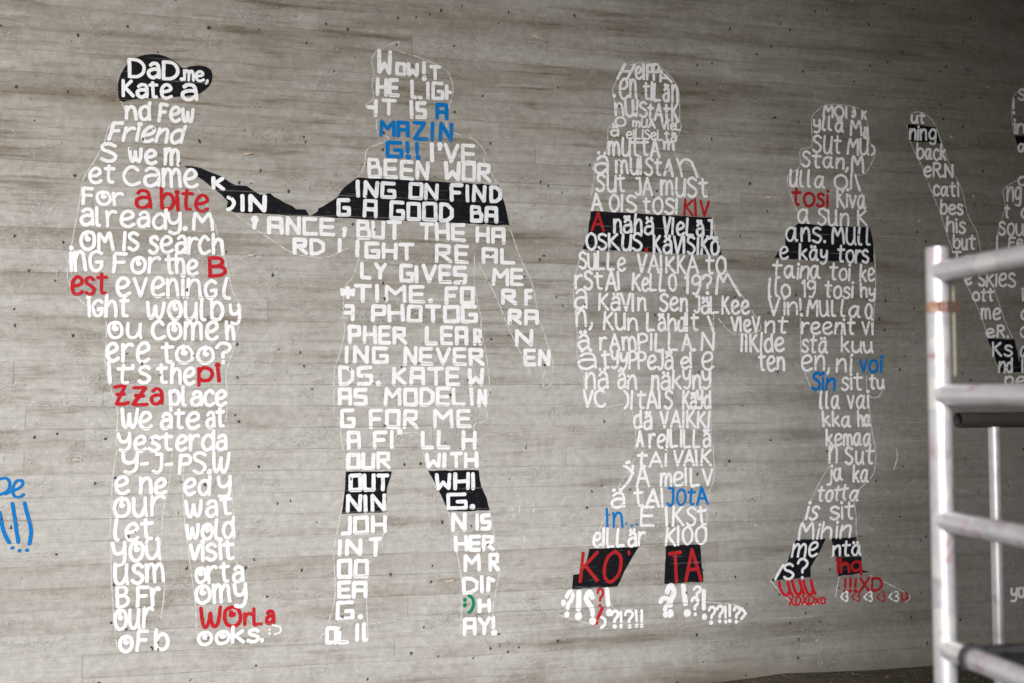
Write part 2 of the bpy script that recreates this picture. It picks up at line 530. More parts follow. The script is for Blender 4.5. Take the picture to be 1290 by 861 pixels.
# ------------------------------------------------------------------ brush lettering: stroke alphabets
# each glyph: strokes split by ';', a leading '~' marks a curved stroke, '*' a fat dab
BLOCK = {
    'A': "0,0 .1,9.7 5.3,9.6 5.5,0;.2,4.4 5.4,4.4", 'B': "0,0 0,9.9 4.2,9.6 4.4,6 0,5.3;4.4,5.6 5.3,4.6 5.3,.2 0,0",
    'C': "5,9.6 0,9.7 0,.2 5.3,.2", 'D': "0,0 0,9.8 3,9.6 5.4,7 5.3,2.4 3,.2 0,0", 'E': "5,9.9 0,9.8 0,.2 5.2,.1;0,5 4.6,5",
    'F': "5,9.8 0,9.7 0,0;0,4.8 4,5", 'G': "5.2,9.5 0,9.6 0,.2 5.4,.3 5.4,4.6 2.8,4.5", 'H': "0,10 0,0;5.4,10 5.5,0;0,5 5.4,5",
    'I': "0,10 .1,0", 'J': "3.6,10 3.4,.3 0,.2", 'K': "0,10 0,0;5,9.6 .3,4.8;1,5.4 5.4,0", 'L': "0,10 0,.2 5,.1",
    'M': "0,0 .2,10 3.2,5 6.4,10 6.6,0", 'N': "0,0 .2,10 5,.2 5.3,10", 'O': ".1,9.7 0,.3 5.4,.3 5.3,9.7 .1,9.7",
    'P': "0,0 0,9.7 5,9.4 4.9,4.6 0,4.4", 'R': "0,0 0,9.7 4.9,9.3 4.8,5.2 0,4.7;1.6,4.8 5.6,0", 'S': "5.2,9.7 .2,9.5 .2,5.1 5.2,4.9 5.2,.3 0,.2",
    'T': "0,9.8 5.8,9.9;2.9,9.6 3,0", 'U': "0,10 .2,.2 5.2,.2 5.2,10", 'V': "0,10 2.8,.2 5.8,10", 'W': "0,10 .5,.2 3,4.6 5.6,.2 6,10",
    'Y': "0,10 2.8,5 5.6,10;2.8,5 2.6,0", 'Z': "0,9.8 5,9.8 .2,.2 5.8,.2", '!': "0,10 .1,3.6;*0,.3 .1,.2", '.': "*0,.9 .3,.8",
    ',': "*.5,2.6 .5,2.2;.8,2 0,-.6", "'": "*.2,10 .1,9.2;.3,9 0,7.2", '*': "0,7 5,3.4;0,3.4 5,7;2.5,9 2.5,1.4;0,5.2 5,5.2",
    '{': "0,10 0,0;0,5 2.6,5", '}': "2.8,10 2.8,0;0,5.4 2.8,5", 'q': ".4,9.8 3.2,9.8 3.2,0;0,5 3.2,5", 'r': "0,0 0,10 3,8.2",
    '[': "0,10 .2,.2 2.6,.1", ')': "~0,10 2.6,8.6 3.6,5.5 2.4,2 0,.2", ':': "*0,7 .1,6.9;*0,2.6 .1,2.5",
}
HAND = {
    'a': "~.8,5 2,6.1 3.7,5.8 4.4,4 4.5,.1;~4.4,3.5 2.2,3.6 .4,2.6 .6,.5 2.4,-.1 4.4,1.5", 'b': "~.2,10 .1,5 .3,.2;~.3,3.6 1.8,5.8 3.8,5.4 4.6,3 3.6,.5 1.7,-.1 .3,.8",
    'c': "~4.4,5 2.7,6.2 .8,5 .1,2.8 .9,.6 2.7,-.1 4.7,1", 'd': "~4.6,10 4.4,5 4.6,0;~4.4,4.6 2.8,6 .8,5 .1,2.6 1,.3 2.8,.1 4.4,1.8",
    'e': "~.4,2.9 2.6,3.1 4.5,4.3 3.9,5.9 2.3,6.2 .8,5 .2,2.8 1,.5 2.9,-.1 4.9,1", 'f': "~4.5,9 3,10 1.8,8.8 1.6,5 1.6,0;0,5.6 3.8,5.8",
    'g': "~4.4,5 2.7,6.2 .8,5 .2,3 1.2,1 3,1.2 4.4,3;~4.4,6 4.5,2 4,-2.4 2.2,-3.3 .6,-2.2", 'h': "~.2,10 .1,5 .2,0;~.2,3.4 1.8,5.7 3.6,5.3 4.1,3 4.3,0",
    'i': ".2,6 .3,0;*.1,9 .2,8.9", 'j': "~1.8,6 1.9,1 1.4,-2.2 -.4,-2.8;*1.7,9 1.8,8.9", 'k': ".2,10 .1,0;3.9,5.8 .5,2.8;1.2,3.3 4.4,0", 'l': "~.2,10 .1,3 .4,.4 1.4,.1",
    'm': "~.1,6 .2,3 .2,0;~.2,3.6 1.5,5.9 2.8,5.2 3,2.6 3,0;~3,3.6 4.3,5.9 5.6,5.3 6,2.6 6.2,0", 'n': "~.1,6 .2,3 .2,0;~.2,3.6 1.9,5.9 3.6,5.4 4.1,3 4.4,0",
    'o': "~2.4,6.2 .6,5 .1,2.7 1,.4 2.7,-.1 4.5,1.3 4.7,4 3.7,5.8 2.2,6.1", 'p': "~.1,6 .2,0 .1,-3.4;~.2,4 1.8,6 3.8,5.4 4.5,3.1 3.5,.7 1.8,.2 .3,1.2",
    'q': "~4.4,5 2.7,6.2 .8,5 .2,3 1.2,.6 3,.8 4.4,2.6;4.4,6 4.4,-3.4", 'r': "~.1,6 .2,3 .2,0;~.2,3.4 1.4,5.4 3,6 3.8,5.4", 's': "~4,5.3 2.6,6.2 .8,5.5 .9,4 2.8,3 4.1,1.8 3.2,.2 1.6,-.1 .1,.8",
    't': "~1.7,9.2 1.6,3 2,.5 3.6,.4;0,6 4,6.2", 'u': "~.1,6 .2,2 1.2,.1 2.8,.4 4.1,2.6;~4.2,6 4.2,2 4.7,0", 'v': "0,6 2.1,.1 4.2,6", 'w': "~0,6 .5,1.4 1.5,.2 2.6,2.2 3,4.6;~3,4.6 3.4,1.4 4.6,.3 5.6,2.4 6.2,6",
    'x': "0,6 4,0;4,6 0,0", 'y': "~.1,6 .4,3 1.6,2 3.2,2.6 4,4;~4.2,6 4.1,1 3.4,-2.2 1.8,-3.2 .2,-2.4", 'z': ".1,6 4,6 .3,.2 4.4,.2",
    'A': "0,0 2.6,10 5.4,0;.9,3.6 4.6,3.6", 'B': ".1,10 .2,0;~.1,9.8 3,10 4.4,8 3.2,5.8 .6,5.4;~.6,5.4 3.8,5.2 5,2.8 3.4,.4 .2,0", 'C': "~5,8.6 3,10 .8,8.4 .1,5 .8,1.6 3,-.1 5.2,1.4",
    'D': ".3,9.8 .2,0;~.2,9.8 3.4,9.4 5.3,6.6 5,2.8 3,.4 .2,0", 'E': "4.4,9.9 0,9.8 0,.2 4.6,.1;0,5.2 3.8,5.2", 'F': "~4.8,9.6 2,9.8 .9,9.4 .7,5 .2,0;.5,5.2 4,5.4", 'G': "~4.9,8.4 3,10 .8,8.6 .1,5 .9,1.4 3,0 4.9,1.6 5,4.4;2.8,4.5 5,4.5",
    'H': "0,10 0,0;4.8,10 4.9,0;0,5.2 4.8,5.2", 'I': ".1,10 0,0", 'J': "~3,10 3.1,3 2.4,.4 1,.1 0,1.2;.8,10 3,10", 'K': ".2,10 0,0;4.2,9.8 .5,5;1,5.4 4.8,0", 'L': "~.2,10 0,.4 2,.2 4.2,.2", 'M': "~.4,0 .6,6 1.2,9.8 2.2,7 3,4.8;~3,4.8 4.2,8 5.2,9.8 5.7,5 5.9,0",
    'N': "0,0 .2,10 4.4,.2 4.7,10", 'O': "~2.6,10 .7,8.2 .1,5 .8,1.5 2.6,-.1 4.5,1.6 5,5 4.3,8.5 2.4,10", 'P': ".2,10 .1,0;~.1,9.7 3,10 4.5,8 3.8,5.6 .4,4.8", 'R': ".2,10 .1,0;~.1,9.7 3,10 4.4,8 3.4,5.8 .4,5.2;1.6,5.4 4.8,0",
    'S': "~4.4,8.8 2.6,10.1 .7,9 .7,6.8 2.8,5.2 4.3,3.2 3.6,.8 1.8,-.1 0,1.2", 'T': "0,9.7 5,9.8;2.5,9.6 2.6,0", 'U': "~.1,10 .2,3 1.2,.3 3,.2 4.3,2.4 4.6,10;4.6,10 4.8,.1", 'V': "0,10 2.3,.1 4.7,10", 'W': "~0,10 .7,2.6 1.8,.2 3,3 3.3,7.4;~3.3,7.4 3.8,2.4 5,.2 6.2,3.4 6.8,10",
    'X': "0,10 4.6,0;4.6,10 0,0", 'Y': "~.1,10 .4,6.4 1.8,5.2 3.4,6 4.2,8;~4.5,10 4.3,4 3.4,1 1.6,-.1 .2,.8", 'Z': "~.1,9.4 2,9.8 4,9.9;4,9.9 .3,.3;~.3,.3 2.6,0 4.9,.7;.8,5.4 3.6,5.2",
    '1': ".2,8 1.6,10 1.6,0", '9': "~3.8,8.4 2.2,10 .5,8.6 .5,6.2 2,5 3.8,6.4;~3.9,9.4 3.8,4 2.6,.2 1,.3", '3': "~.2,9 2,10 3.6,8.4 3,6 1.4,5.2;~1.4,5.2 3.6,4.4 4,2 2.4,0 .2,.8", '0': "~2.6,10 .7,8.2 .1,5 .8,1.5 2.6,-.1 4.5,1.6 5,5 4.3,8.5 2.4,10",
    '?': "~.1,7.8 1,9.7 2.8,10 4.2,8.4 3.6,6.2 2.2,4.8 2.1,3;*2,.3 2.1,.2", '!': ".1,10 .2,3.2;*.1,.3 .2,.2", '.': "*0,.4 .1,.3", ',': "~.8,1.2 .7,0 0,-1.8", "'": ".3,10 .1,8", '-': "0,4.6 2.2,4.8",
    ':': "*0,6 .1,5.9;*0,1.4 .1,1.3", ')': "~0,10 1.8,8 2.3,5 1.8,2 .1,0", '^': "~.2,0 .2,6 .6,9.4 1.8,7 2.4,6;~2.4,6 3.2,9 4,9.6 6,5.4 9,0", '<': "3.4,8.4 0,4.8 3.4,1.6", '>': "0,8.4 3,5 0,1.6", '\\': "0,10 3,0", '|': ".1,10 .2,0",
    '&': "~4.6,6.2 2,8.6 .2,9.4;~4.4,9.6 3.2,4 .2,0;*1.2,10.6 1.3,10.6;*2.4,11 2.5,11", '%': "~1,9.8 3,9.6 3.2,6 2.8,0", '`': "3,10 0,8.2;1.6,8.8 1.8,0",
    'Q': "~3.4,8 1.8,10 .1,8.4 .8,6.6 2.8,4.6 3.4,2.6 3.2,2.2;*3.2,.3 3.3,.3",
}
SPIRAL = dict(HAND, o="~2.6,6.2 .7,5.2 .1,2.7 1.1,.4 2.9,-.1 4.7,1.4 4.8,4.2 3.6,5.9 2.2,5.7;~2.3,4.9 2,3.7 2.7,3.2 3.2,3.9", O="~2.6,10 .7,8.4 .1,5 .9,1.3 2.8,-.1 4.8,1.6 5.3,5.4 4.4,9 2.4,9.9 1.6,9;~2.2,7.6 2.1,5.8 2.8,5.4 3.2,6.4",
              g="~4.4,5.4 2.6,6.2 .7,5 .2,2.8 1.2,.5 3,.2 4.4,1.4 4.4,2.9;2.4,2.8 4.6,2.9")
SINGLE = dict(HAND, a="~4.3,5 2.8,6.1 .9,5 .1,2.4 1.1,.2 2.7,.5 4.2,4.4;~4.3,6 4.1,2 4.6,.3 5.4,.2", l="~.5,10 .1,4 .3,.6 1.6,.2", n="~.4,6 .2,3 .1,0;~.2,3 2,5.8 3.6,5.6 3.9,3 3.8,0",
              K=".2,10 0,0;4,9.8 .5,5.2;1,5.4 4.2,0", U="~.1,10 0,3 1,.2 2.8,.6 4,4;~4.1,10 4,2 4.6,0", t="~2,9.6 1.6,3 2,.4 3.4,.3;0,6.2 4.2,6.4")


def umlaut(base, d, y):
    w = 4.4
    return d[base] + f";*1.1,{y} 1.2,{y};*3.3,{y + .1} 3.4,{y + .1}"


for d_ in (HAND, SPIRAL, SINGLE):
    d_['ä'] = umlaut('a', d_, 8.4)
    d_['ö'] = umlaut('o', d_, 8.4)
    d_['Ö'] = umlaut('O', d_, 11.6)


def stretch(d, xh):
    """Taller small letters: the painters let them nearly fill the row."""
    out = {}
    for ch, spec in d.items():
        if ch in "<>:)":
            out[ch] = spec; continue
        low = ch.islower() and ch not in "äö"
        ss = []
        for s in spec.split(';'):
            k = ''
            while s[0] in '~*':
                k += s[0]; s = s[1:]
            pp = []
            for q in s.split():
                x, y = (float(t) for t in q.split(','))
                if ch.islower() or ch in 'äö':
                    y = y * xh / 6.2 if y <= 6.2 else xh + (y - 6.2) * (10.2 - xh) / 3.8
                    if y < 0: y *= .6
                pp.append(f"{x:.2f},{y:.2f}")
            ss.append(k + ' '.join(pp))
        out[ch] = ';'.join(ss)
    return out


HAND, SPIRAL, SINGLE = stretch(HAND, 7.7), stretch(SPIRAL, 8.0), stretch(SINGLE, 7.3)


def parse(spec):
    out = []
    for s in spec.split(';'):
        kind = ''
        while s and s[0] in '~*':
            kind += s[0]; s = s[1:]
        out.append((kind, [tuple(float(t) for t in p.split(',')) for p in s.split()]))
    return out


def curve(pts, n=5):
    """Catmull-Rom through the points."""
    if len(pts) < 3:
        return pts
    P = [pts[0]] + list(pts) + [pts[-1]]
    out = []
    for i in range(1, len(P) - 2):
        for k in range(n):
            t = k / n
            a = []
            for c in (0, 1):
                p0, p1, p2, p3 = P[i - 1][c], P[i][c], P[i + 1][c], P[i + 2][c]
                a.append(.5 * (2 * p1 + (p2 - p0) * t + (2 * p0 - 5 * p1 + 4 * p2 - p3) * t * t + (3 * p1 - p0 - 3 * p2 + p3) * t ** 3))
            out.append(tuple(a))
    out.append(pts[-1])
    return out


class Brush:
    """Collects brush strokes lying on the wall; every stroke sits a hair proud of the one under it."""
    def __init__(self, depth=0.0022, seed=1):
        self.v, self.f, self.k, self.depth = [], [], 0, depth
        self.r = random.Random(seed)

    def ribbon(self, pts, w, rough=0.10):
        """pts: (x, z) in metres on the wall; w: brush width in metres."""
        r = self.r
        P = [pts[0]]
        for p in pts[1:]:
            if math.hypot(p[0] - P[-1][0], p[1] - P[-1][1]) > w * 0.12:
                P.append(p)
        if len(P) == 1:
            P.append((P[0][0] + w * 0.15, P[0][1]))
        # extra points along long straights, for an uneven edge
        Q = [P[0]]
        for p in P[1:]:
            d = math.hypot(p[0] - Q[-1][0], p[1] - Q[-1][1])
            n = max(1, int(d / (w * 0.9)))
            a = Q[-1]
            for i in range(1, n + 1):
                Q.append((a[0] + (p[0] - a[0]) * i / n, a[1] + (p[1] - a[1]) * i / n))
        P = Q
        y = -self.depth - (self.k % 40) * 0.00005
        self.k += 1
        L, R = [], []
        n = len(P)
        for i, p in enumerate(P):
            a, b = P[max(0, i - 1)], P[min(n - 1, i + 1)]
            dx, dz = b[0] - a[0], b[1] - a[1]
            l = math.hypot(dx, dz) or 1
            nx, nz = -dz / l, dx / l
            h1 = w / 2 * (1 + r.uniform(-rough, rough)); h2 = w / 2 * (1 + r.uniform(-rough, rough))
            yy = y - 0.00004 * i / n
            L.append((p[0] + nx * h1, yy, p[1] + nz * h1)); R.append((p[0] - nx * h2, yy, p[1] - nz * h2))
        i0 = len(self.v)
        self.v += L + R
        for i in range(n - 1):
            self.f.append((i0 + i, i0 + n + i, i0 + n + i + 1, i0 + i + 1))
        for end in (0, n - 1):
            p, q = P[end], P[1 if end == 0 else n - 2]
            ang = math.atan2(p[1] - q[1], p[0] - q[0])
            y_ = L[end][1]
            a, b = (i0 + end, i0 + n + end)
            idx = []
            m = 4
            blunt = r.uniform(0.65, 1.0)
            for j in range(1, m):
                t = ang + math.pi / 2 - math.pi * j / m
                h = w / 2 * (1 + r.uniform(-rough, rough) * .6)
                cx, cz = math.cos(t - ang) * h * blunt, math.sin(t - ang) * h
                self.v.append((p[0] + cx * math.cos(ang) - cz * math.sin(ang), y_, p[1] + cx * math.sin(ang) + cz * math.cos(ang)))
                idx.append(len(self.v) - 1)
            ring = [a if end else b] + idx + [b if end else a]
            self.f.append(tuple(reversed(ring)))

    def stroke(self, pts, w, smooth):
        if smooth:
            self.ribbon(curve(pts), w)
            return
        run = [pts[0]]
        for i in range(1, len(pts)):
            run.append(pts[i])
            if i < len(pts) - 1:
                a, b, c = pts[i - 1], pts[i], pts[i + 1]
                t = abs(math.atan2((b[0] - a[0]) * (c[1] - b[1]) - (b[1] - a[1]) * (c[0] - b[0]), (b[0] - a[0]) * (c[0] - b[0]) + (b[1] - a[1]) * (c[1] - b[1])))
                if t > 0.7:
                    self.ribbon(run, w); run = [b]
        self.ribbon(run, w)

    def word(self, text, x0, x1, top, base, font, wpx, lean=0.0, slope=None):
        """Letter a word into the box measured for it on the photograph (pixels), then lay it on the wall."""
        r = self.r
        gl, x, hi, lo_x, hi_x = [], 0.0, 0.0, 1e9, -1e9
        gap = 2.3 if font is BLOCK else 1.55
        for ch in text:
            if ch == ' ':
                x += 3.2; continue
            g = parse(font[ch])
            mx = max(p[0] for _, s in g for p in s)
            ky, kx, dy, rot = r.uniform(.93, 1.05), r.uniform(.88, 1.12), r.uniform(-.3, .3), r.uniform(-.06, .06)
            if font is BLOCK:
                ky, kx, dy, rot = 1 + (ky - 1) * .6, 1 + (kx - 1) * .5, dy * .7, rot * .35
            G = []
            for kind, s in g:
                T = []
                for (a, b) in s:
                    a2 = a * kx + b * (rot + lean) + r.uniform(-.12, .12); b2 = b * ky + dy - a * rot + r.uniform(-.12, .12)
                    T.append((x + a2, b2))
                    hi = max(hi, b2); lo_x = min(lo_x, x + a2); hi_x = max(hi_x, x + a2)
                G.append((kind, T))
            gl.append(G)
            x += mx * kx + (gap + (1.0 if ch in 'IlL!' else 0.0)) * r.uniform(.85, 1.15)
        xm, ym = (x0 + x1) / 2, (top + base) / 2
        s = slope if slope is not None else (ym - 492.0) / (xm - 6250.0)
        H = max(6.0, (base - top) - .35 * abs(s) * (x1 - x0)) - wpx * .7 + .6
        if font is BLOCK:
            H -= 1.6
        Wd = (x1 - x0) - wpx
        if hi_x - lo_x < .8:
            fx, ox = 1.6, xm - 1.6 * (hi_x + lo_x) / 2
        else:
            fx = Wd / (hi_x - lo_x); ox = x0 + wpx / 2 - lo_x * fx
        fy = H / max(hi, .8)
        b0 = ym + H / 2
        m_px = (6250.0 - xm) / 6050.0 * 277.0
        for G in gl:
            for kind, T in G:
                pts = [on_wall(ox + a * fx, b0 - b * fy + s * (ox + a * fx - xm)) for a, b in T]
                wv = wpx / m_px * r.uniform(.92, 1.08) * (1.45 if '*' in kind else 1.0)
                self.stroke(pts, wv, '~' in kind)

    def poly(self, px, jag=0.6, step=7.0):
        """A filled patch, its edge measured on the photograph."""
        r = self.r
        out = []
        n = len(px)
        for i in range(n):
            a, b = px[i], px[(i + 1) % n]
            m = max(1, int(math.hypot(b[0] - a[0], b[1] - a[1]) / step))
            for j in range(m):
                q = (0 if j == 0 else jag)
                out.append((a[0] + (b[0] - a[0]) * j / m + r.uniform(-q, q), a[1] + (b[1] - a[1]) * j / m + r.uniform(-q, q)))
        i0 = len(self.v)
        for p in out:
            x, z = on_wall(*p)
            self.v.append((x, -self.depth, z))
        area = sum(out[i][0] * out[(i + 1) % len(out)][1] - out[(i + 1) % len(out)][0] * out[i][1] for i in range(len(out)))
        ring = list(range(i0, len(self.v)))
        self.f.append(tuple(ring if area < 0 else reversed(ring)))

    def line(self, px, wpx, jit=0.8):
        r = self.r
        P = curve([(x + r.uniform(-jit, jit), y + r.uniform(-jit, jit)) for x, y in px], 6)
        xm = P[0][0]
        self.ribbon([on_wall(*p) for p in P], wpx / ((6250.0 - xm) / 6050.0 * 277.0), 0.35)

    def build(self, name, mat, parent=None):
        return mesh_object(name, self.v, self.f, mat, parent)


def from_crop(ox, oy, f, flat):
    v = [float(t) for t in flat.replace(',', ' ').split()]
    return [(ox + v[i] / f, oy + v[i + 1] / f) for i in range(0, len(v), 2)]


COLOUR_WORD = {'r': "red", 'd': "dark red", 'b': "blue", 'g': "green"}


def painted_figure(label, rows, bands, outline, font, wpx, seed):
    xs = [w[1] for r_ in rows for w in r_] + [w[2] for r_ in rows for w in r_]
    ys = [w[4] for r_ in rows for w in r_]
    fx, fz = on_wall(sum(xs) / len(xs), max(ys))
    root = empty("painted_figure", (0, 0, 0))
    root.location = (fx, 0.0, fz)
    tag(root, label, "painted figure", "figures of writing painted on the wall")
    kids = []
    for i, (blabel, polys) in enumerate(bands):
        b = Brush(0.0016, seed * 50 + i)
        if blabel == "black peaked cap":
            polys = curve(polys + [polys[0]], 5)[:-1]
        b.poly(polys)
        o = b.build("black_band", M['k'], root)
        if blabel:
            o["label"] = blabel
        kids.append(o)
    for i, row in enumerate(rows):
        on_black = any(len(w) > 5 and 't' in w[5] for w in row)
        for j, w in enumerate(row):
            c = w[5][0] if len(w) > 5 and w[5][0] in 'rdbg' else ''
            br = Brush(0.0024, seed * 1000 + i * 20 + j)
            br.word(*w[:5], font, wpx * (w[6] if len(w) > 6 else 1.0), *([w[7]] if len(w) > 7 else []))
            o = br.build("painted_word", M[c or ('t' if on_black else 'w')], root)
            if c:
                o["label"] = COLOUR_WORD[c] + " painted word"
            kids.append(o)
    if outline:
        for j, ln in enumerate(outline):
            b = Brush(0.0013, seed * 7 + j)
            b.line(ln, 1.3)
            kids.append(b.build("chalk_line", M['chalk'], root))
    for o in kids:                                         # meshes are laid out in wall metres: bring them under the figure's foot
        o.location = (-fx, 0.0, -fz)


D1 = 0.18    # the lean of slanted lettering
painted_figure(
    "painted figure in a black peaked cap, thick white rounded writing with red words",
    [
        [("DaD", 160.5, 225.5, 75, 100.5), (".me,", 227, 263, 88.5, 103.5, 'w', .75)],
        [("Kate", 153, 218.5, 101.5, 125), ("a", 228, 250, 106, 127)],
        [("nd", 157, 191, 127, 152), ("Few", 198, 245.5, 131, 155)],
        [("Friend", 135, 236, 155, 181, 'w', 1, .2)],
        [("S", 126, 148, 180, 205.5), ("we", 161, 199, 186, 207), ("m", 206, 227, 187, 209)],
        [("et", 111, 146, 207, 232), ("came", 154, 251, 210, 237)],
        [("For", 102.5, 157, 237, 259), ("a", 170, 192, 239, 264, 'r'), ("bite", 201, 264, 237, 267, 'r')],
        [("already.", 101, 235, 261, 288), ("M", 242, 270, 268, 292)],
        [("OM", 100, 145, 291, 316), ("IS", 154, 176, 292, 317), ("search", 186, 283, 292, 321)],
        [("ing", 87, 131, 312, 343), ("For", 141, 204, 319, 345), ("the", 207, 251, 319, 347), ("B", 261, 286, 324, 350, 'r')],
        [("est", 89, 137, 343, 372, 'r'), ("evening", 146, 275, 345, 376), ("l", 280, 292, 349, 378)],
        [("ight", 109.5, 164, 371, 400), ("woulb", 184, 283, 372, 404), ("y", 288, 304, 383, 404)],
        [("ou", 135, 180, 405, 427), ("come", 190, 276, 404, 429), ("h", 283, 297, 404, 430)],
        [("ere", 133, 190, 431, 457), ("too?", 202, 292, 431, 459)],
        [("It's", 135, 191, 456, 484), ("the", 196, 247, 457, 485), ("pi", 248, 278, 459, 482, 'r')],
        [("ZZa", 142, 206, 485, 511, 'r'), ("place", 212, 287, 486, 512)],
        [("We", 152, 193, 514, 541), ("ate", 202, 253, 515, 541), ("at", 259, 284, 514, 540)],
        [("Yesterda", 147, 287, 542, 569)],
        [("Y-J-", 153, 219, 570, 597), ("PS.W", 224, 291, 569, 597)],
        [("e", 144, 165, 600, 624), ("ne", 175, 211, 601, 623), ("ed", 231, 267, 599, 624), ("y", 273, 292, 599, 622)],
        [("our", 142, 209, 624, 652), ("wat", 232, 293, 624, 652)],
        [("let.", 143, 201, 651, 682), ("wold", 233, 297, 651, 680)],
        [("you", 140, 204, 681, 707), ("visit", 238, 296, 679, 707)],
        [("usm", 143, 208, 709, 736), ("orta", 245, 308, 708, 735)],
        [("B", 145, 164, 738, 766), ("Fr", 171, 203, 738, 765), ("omy", 245, 312, 735, 760)],
        [("our", 143, 195, 765, 793), ("WO", 251, 305, 763, 791, 'r'), ("rLa", 306, 347, 765, 788, 'r')],
        [("oF", 149, 189, 794, 821), ("b", 194, 214, 792, 819), ("ooks.", 248, 332, 788, 812), (":)", 338, 355, 787, 800, 'w', .5)],
    ],
    [("black peaked cap", [(148.5, 106), (151.5, 127.5), (172, 125), (219, 122.6), (247, 119.6), (255, 116), (264.5, 107.5), (267.5, 97.7), (265.5, 88.5), (256, 83.5), (242, 83.5), (230.5, 86),
                           (222, 79), (210, 72), (195.6, 68.5), (178, 70.5), (163, 79), (153, 92)])],
    [[(150, 122), (157, 140), (160, 152), (140, 157), (132, 180), (120, 203), (105, 226), (100, 260), (92, 298), (85, 345), (90, 365), (106, 384), (132, 400), (134, 430), (133, 458), (140, 492), (148, 520), (147, 560)],
     [(250, 238), (266, 268), (276, 300), (287, 345), (293, 368), (304, 388), (303, 405), (297, 425), (292, 450), (285, 470), (287, 500), (285, 530)],
     [(149, 560), (143, 600), (140, 660), (139, 700), (142, 760), (148, 818)], [(217, 570), (213, 610), (206, 640), (202, 700), (207, 740), (203, 780)],
     [(231, 590), (230, 620), (233, 660), (240, 710), (246, 760), (248, 800)], [(291, 600), (294, 650), (296, 700), (306, 720), (312, 750)]],
    SPIRAL, 4.4, 1)

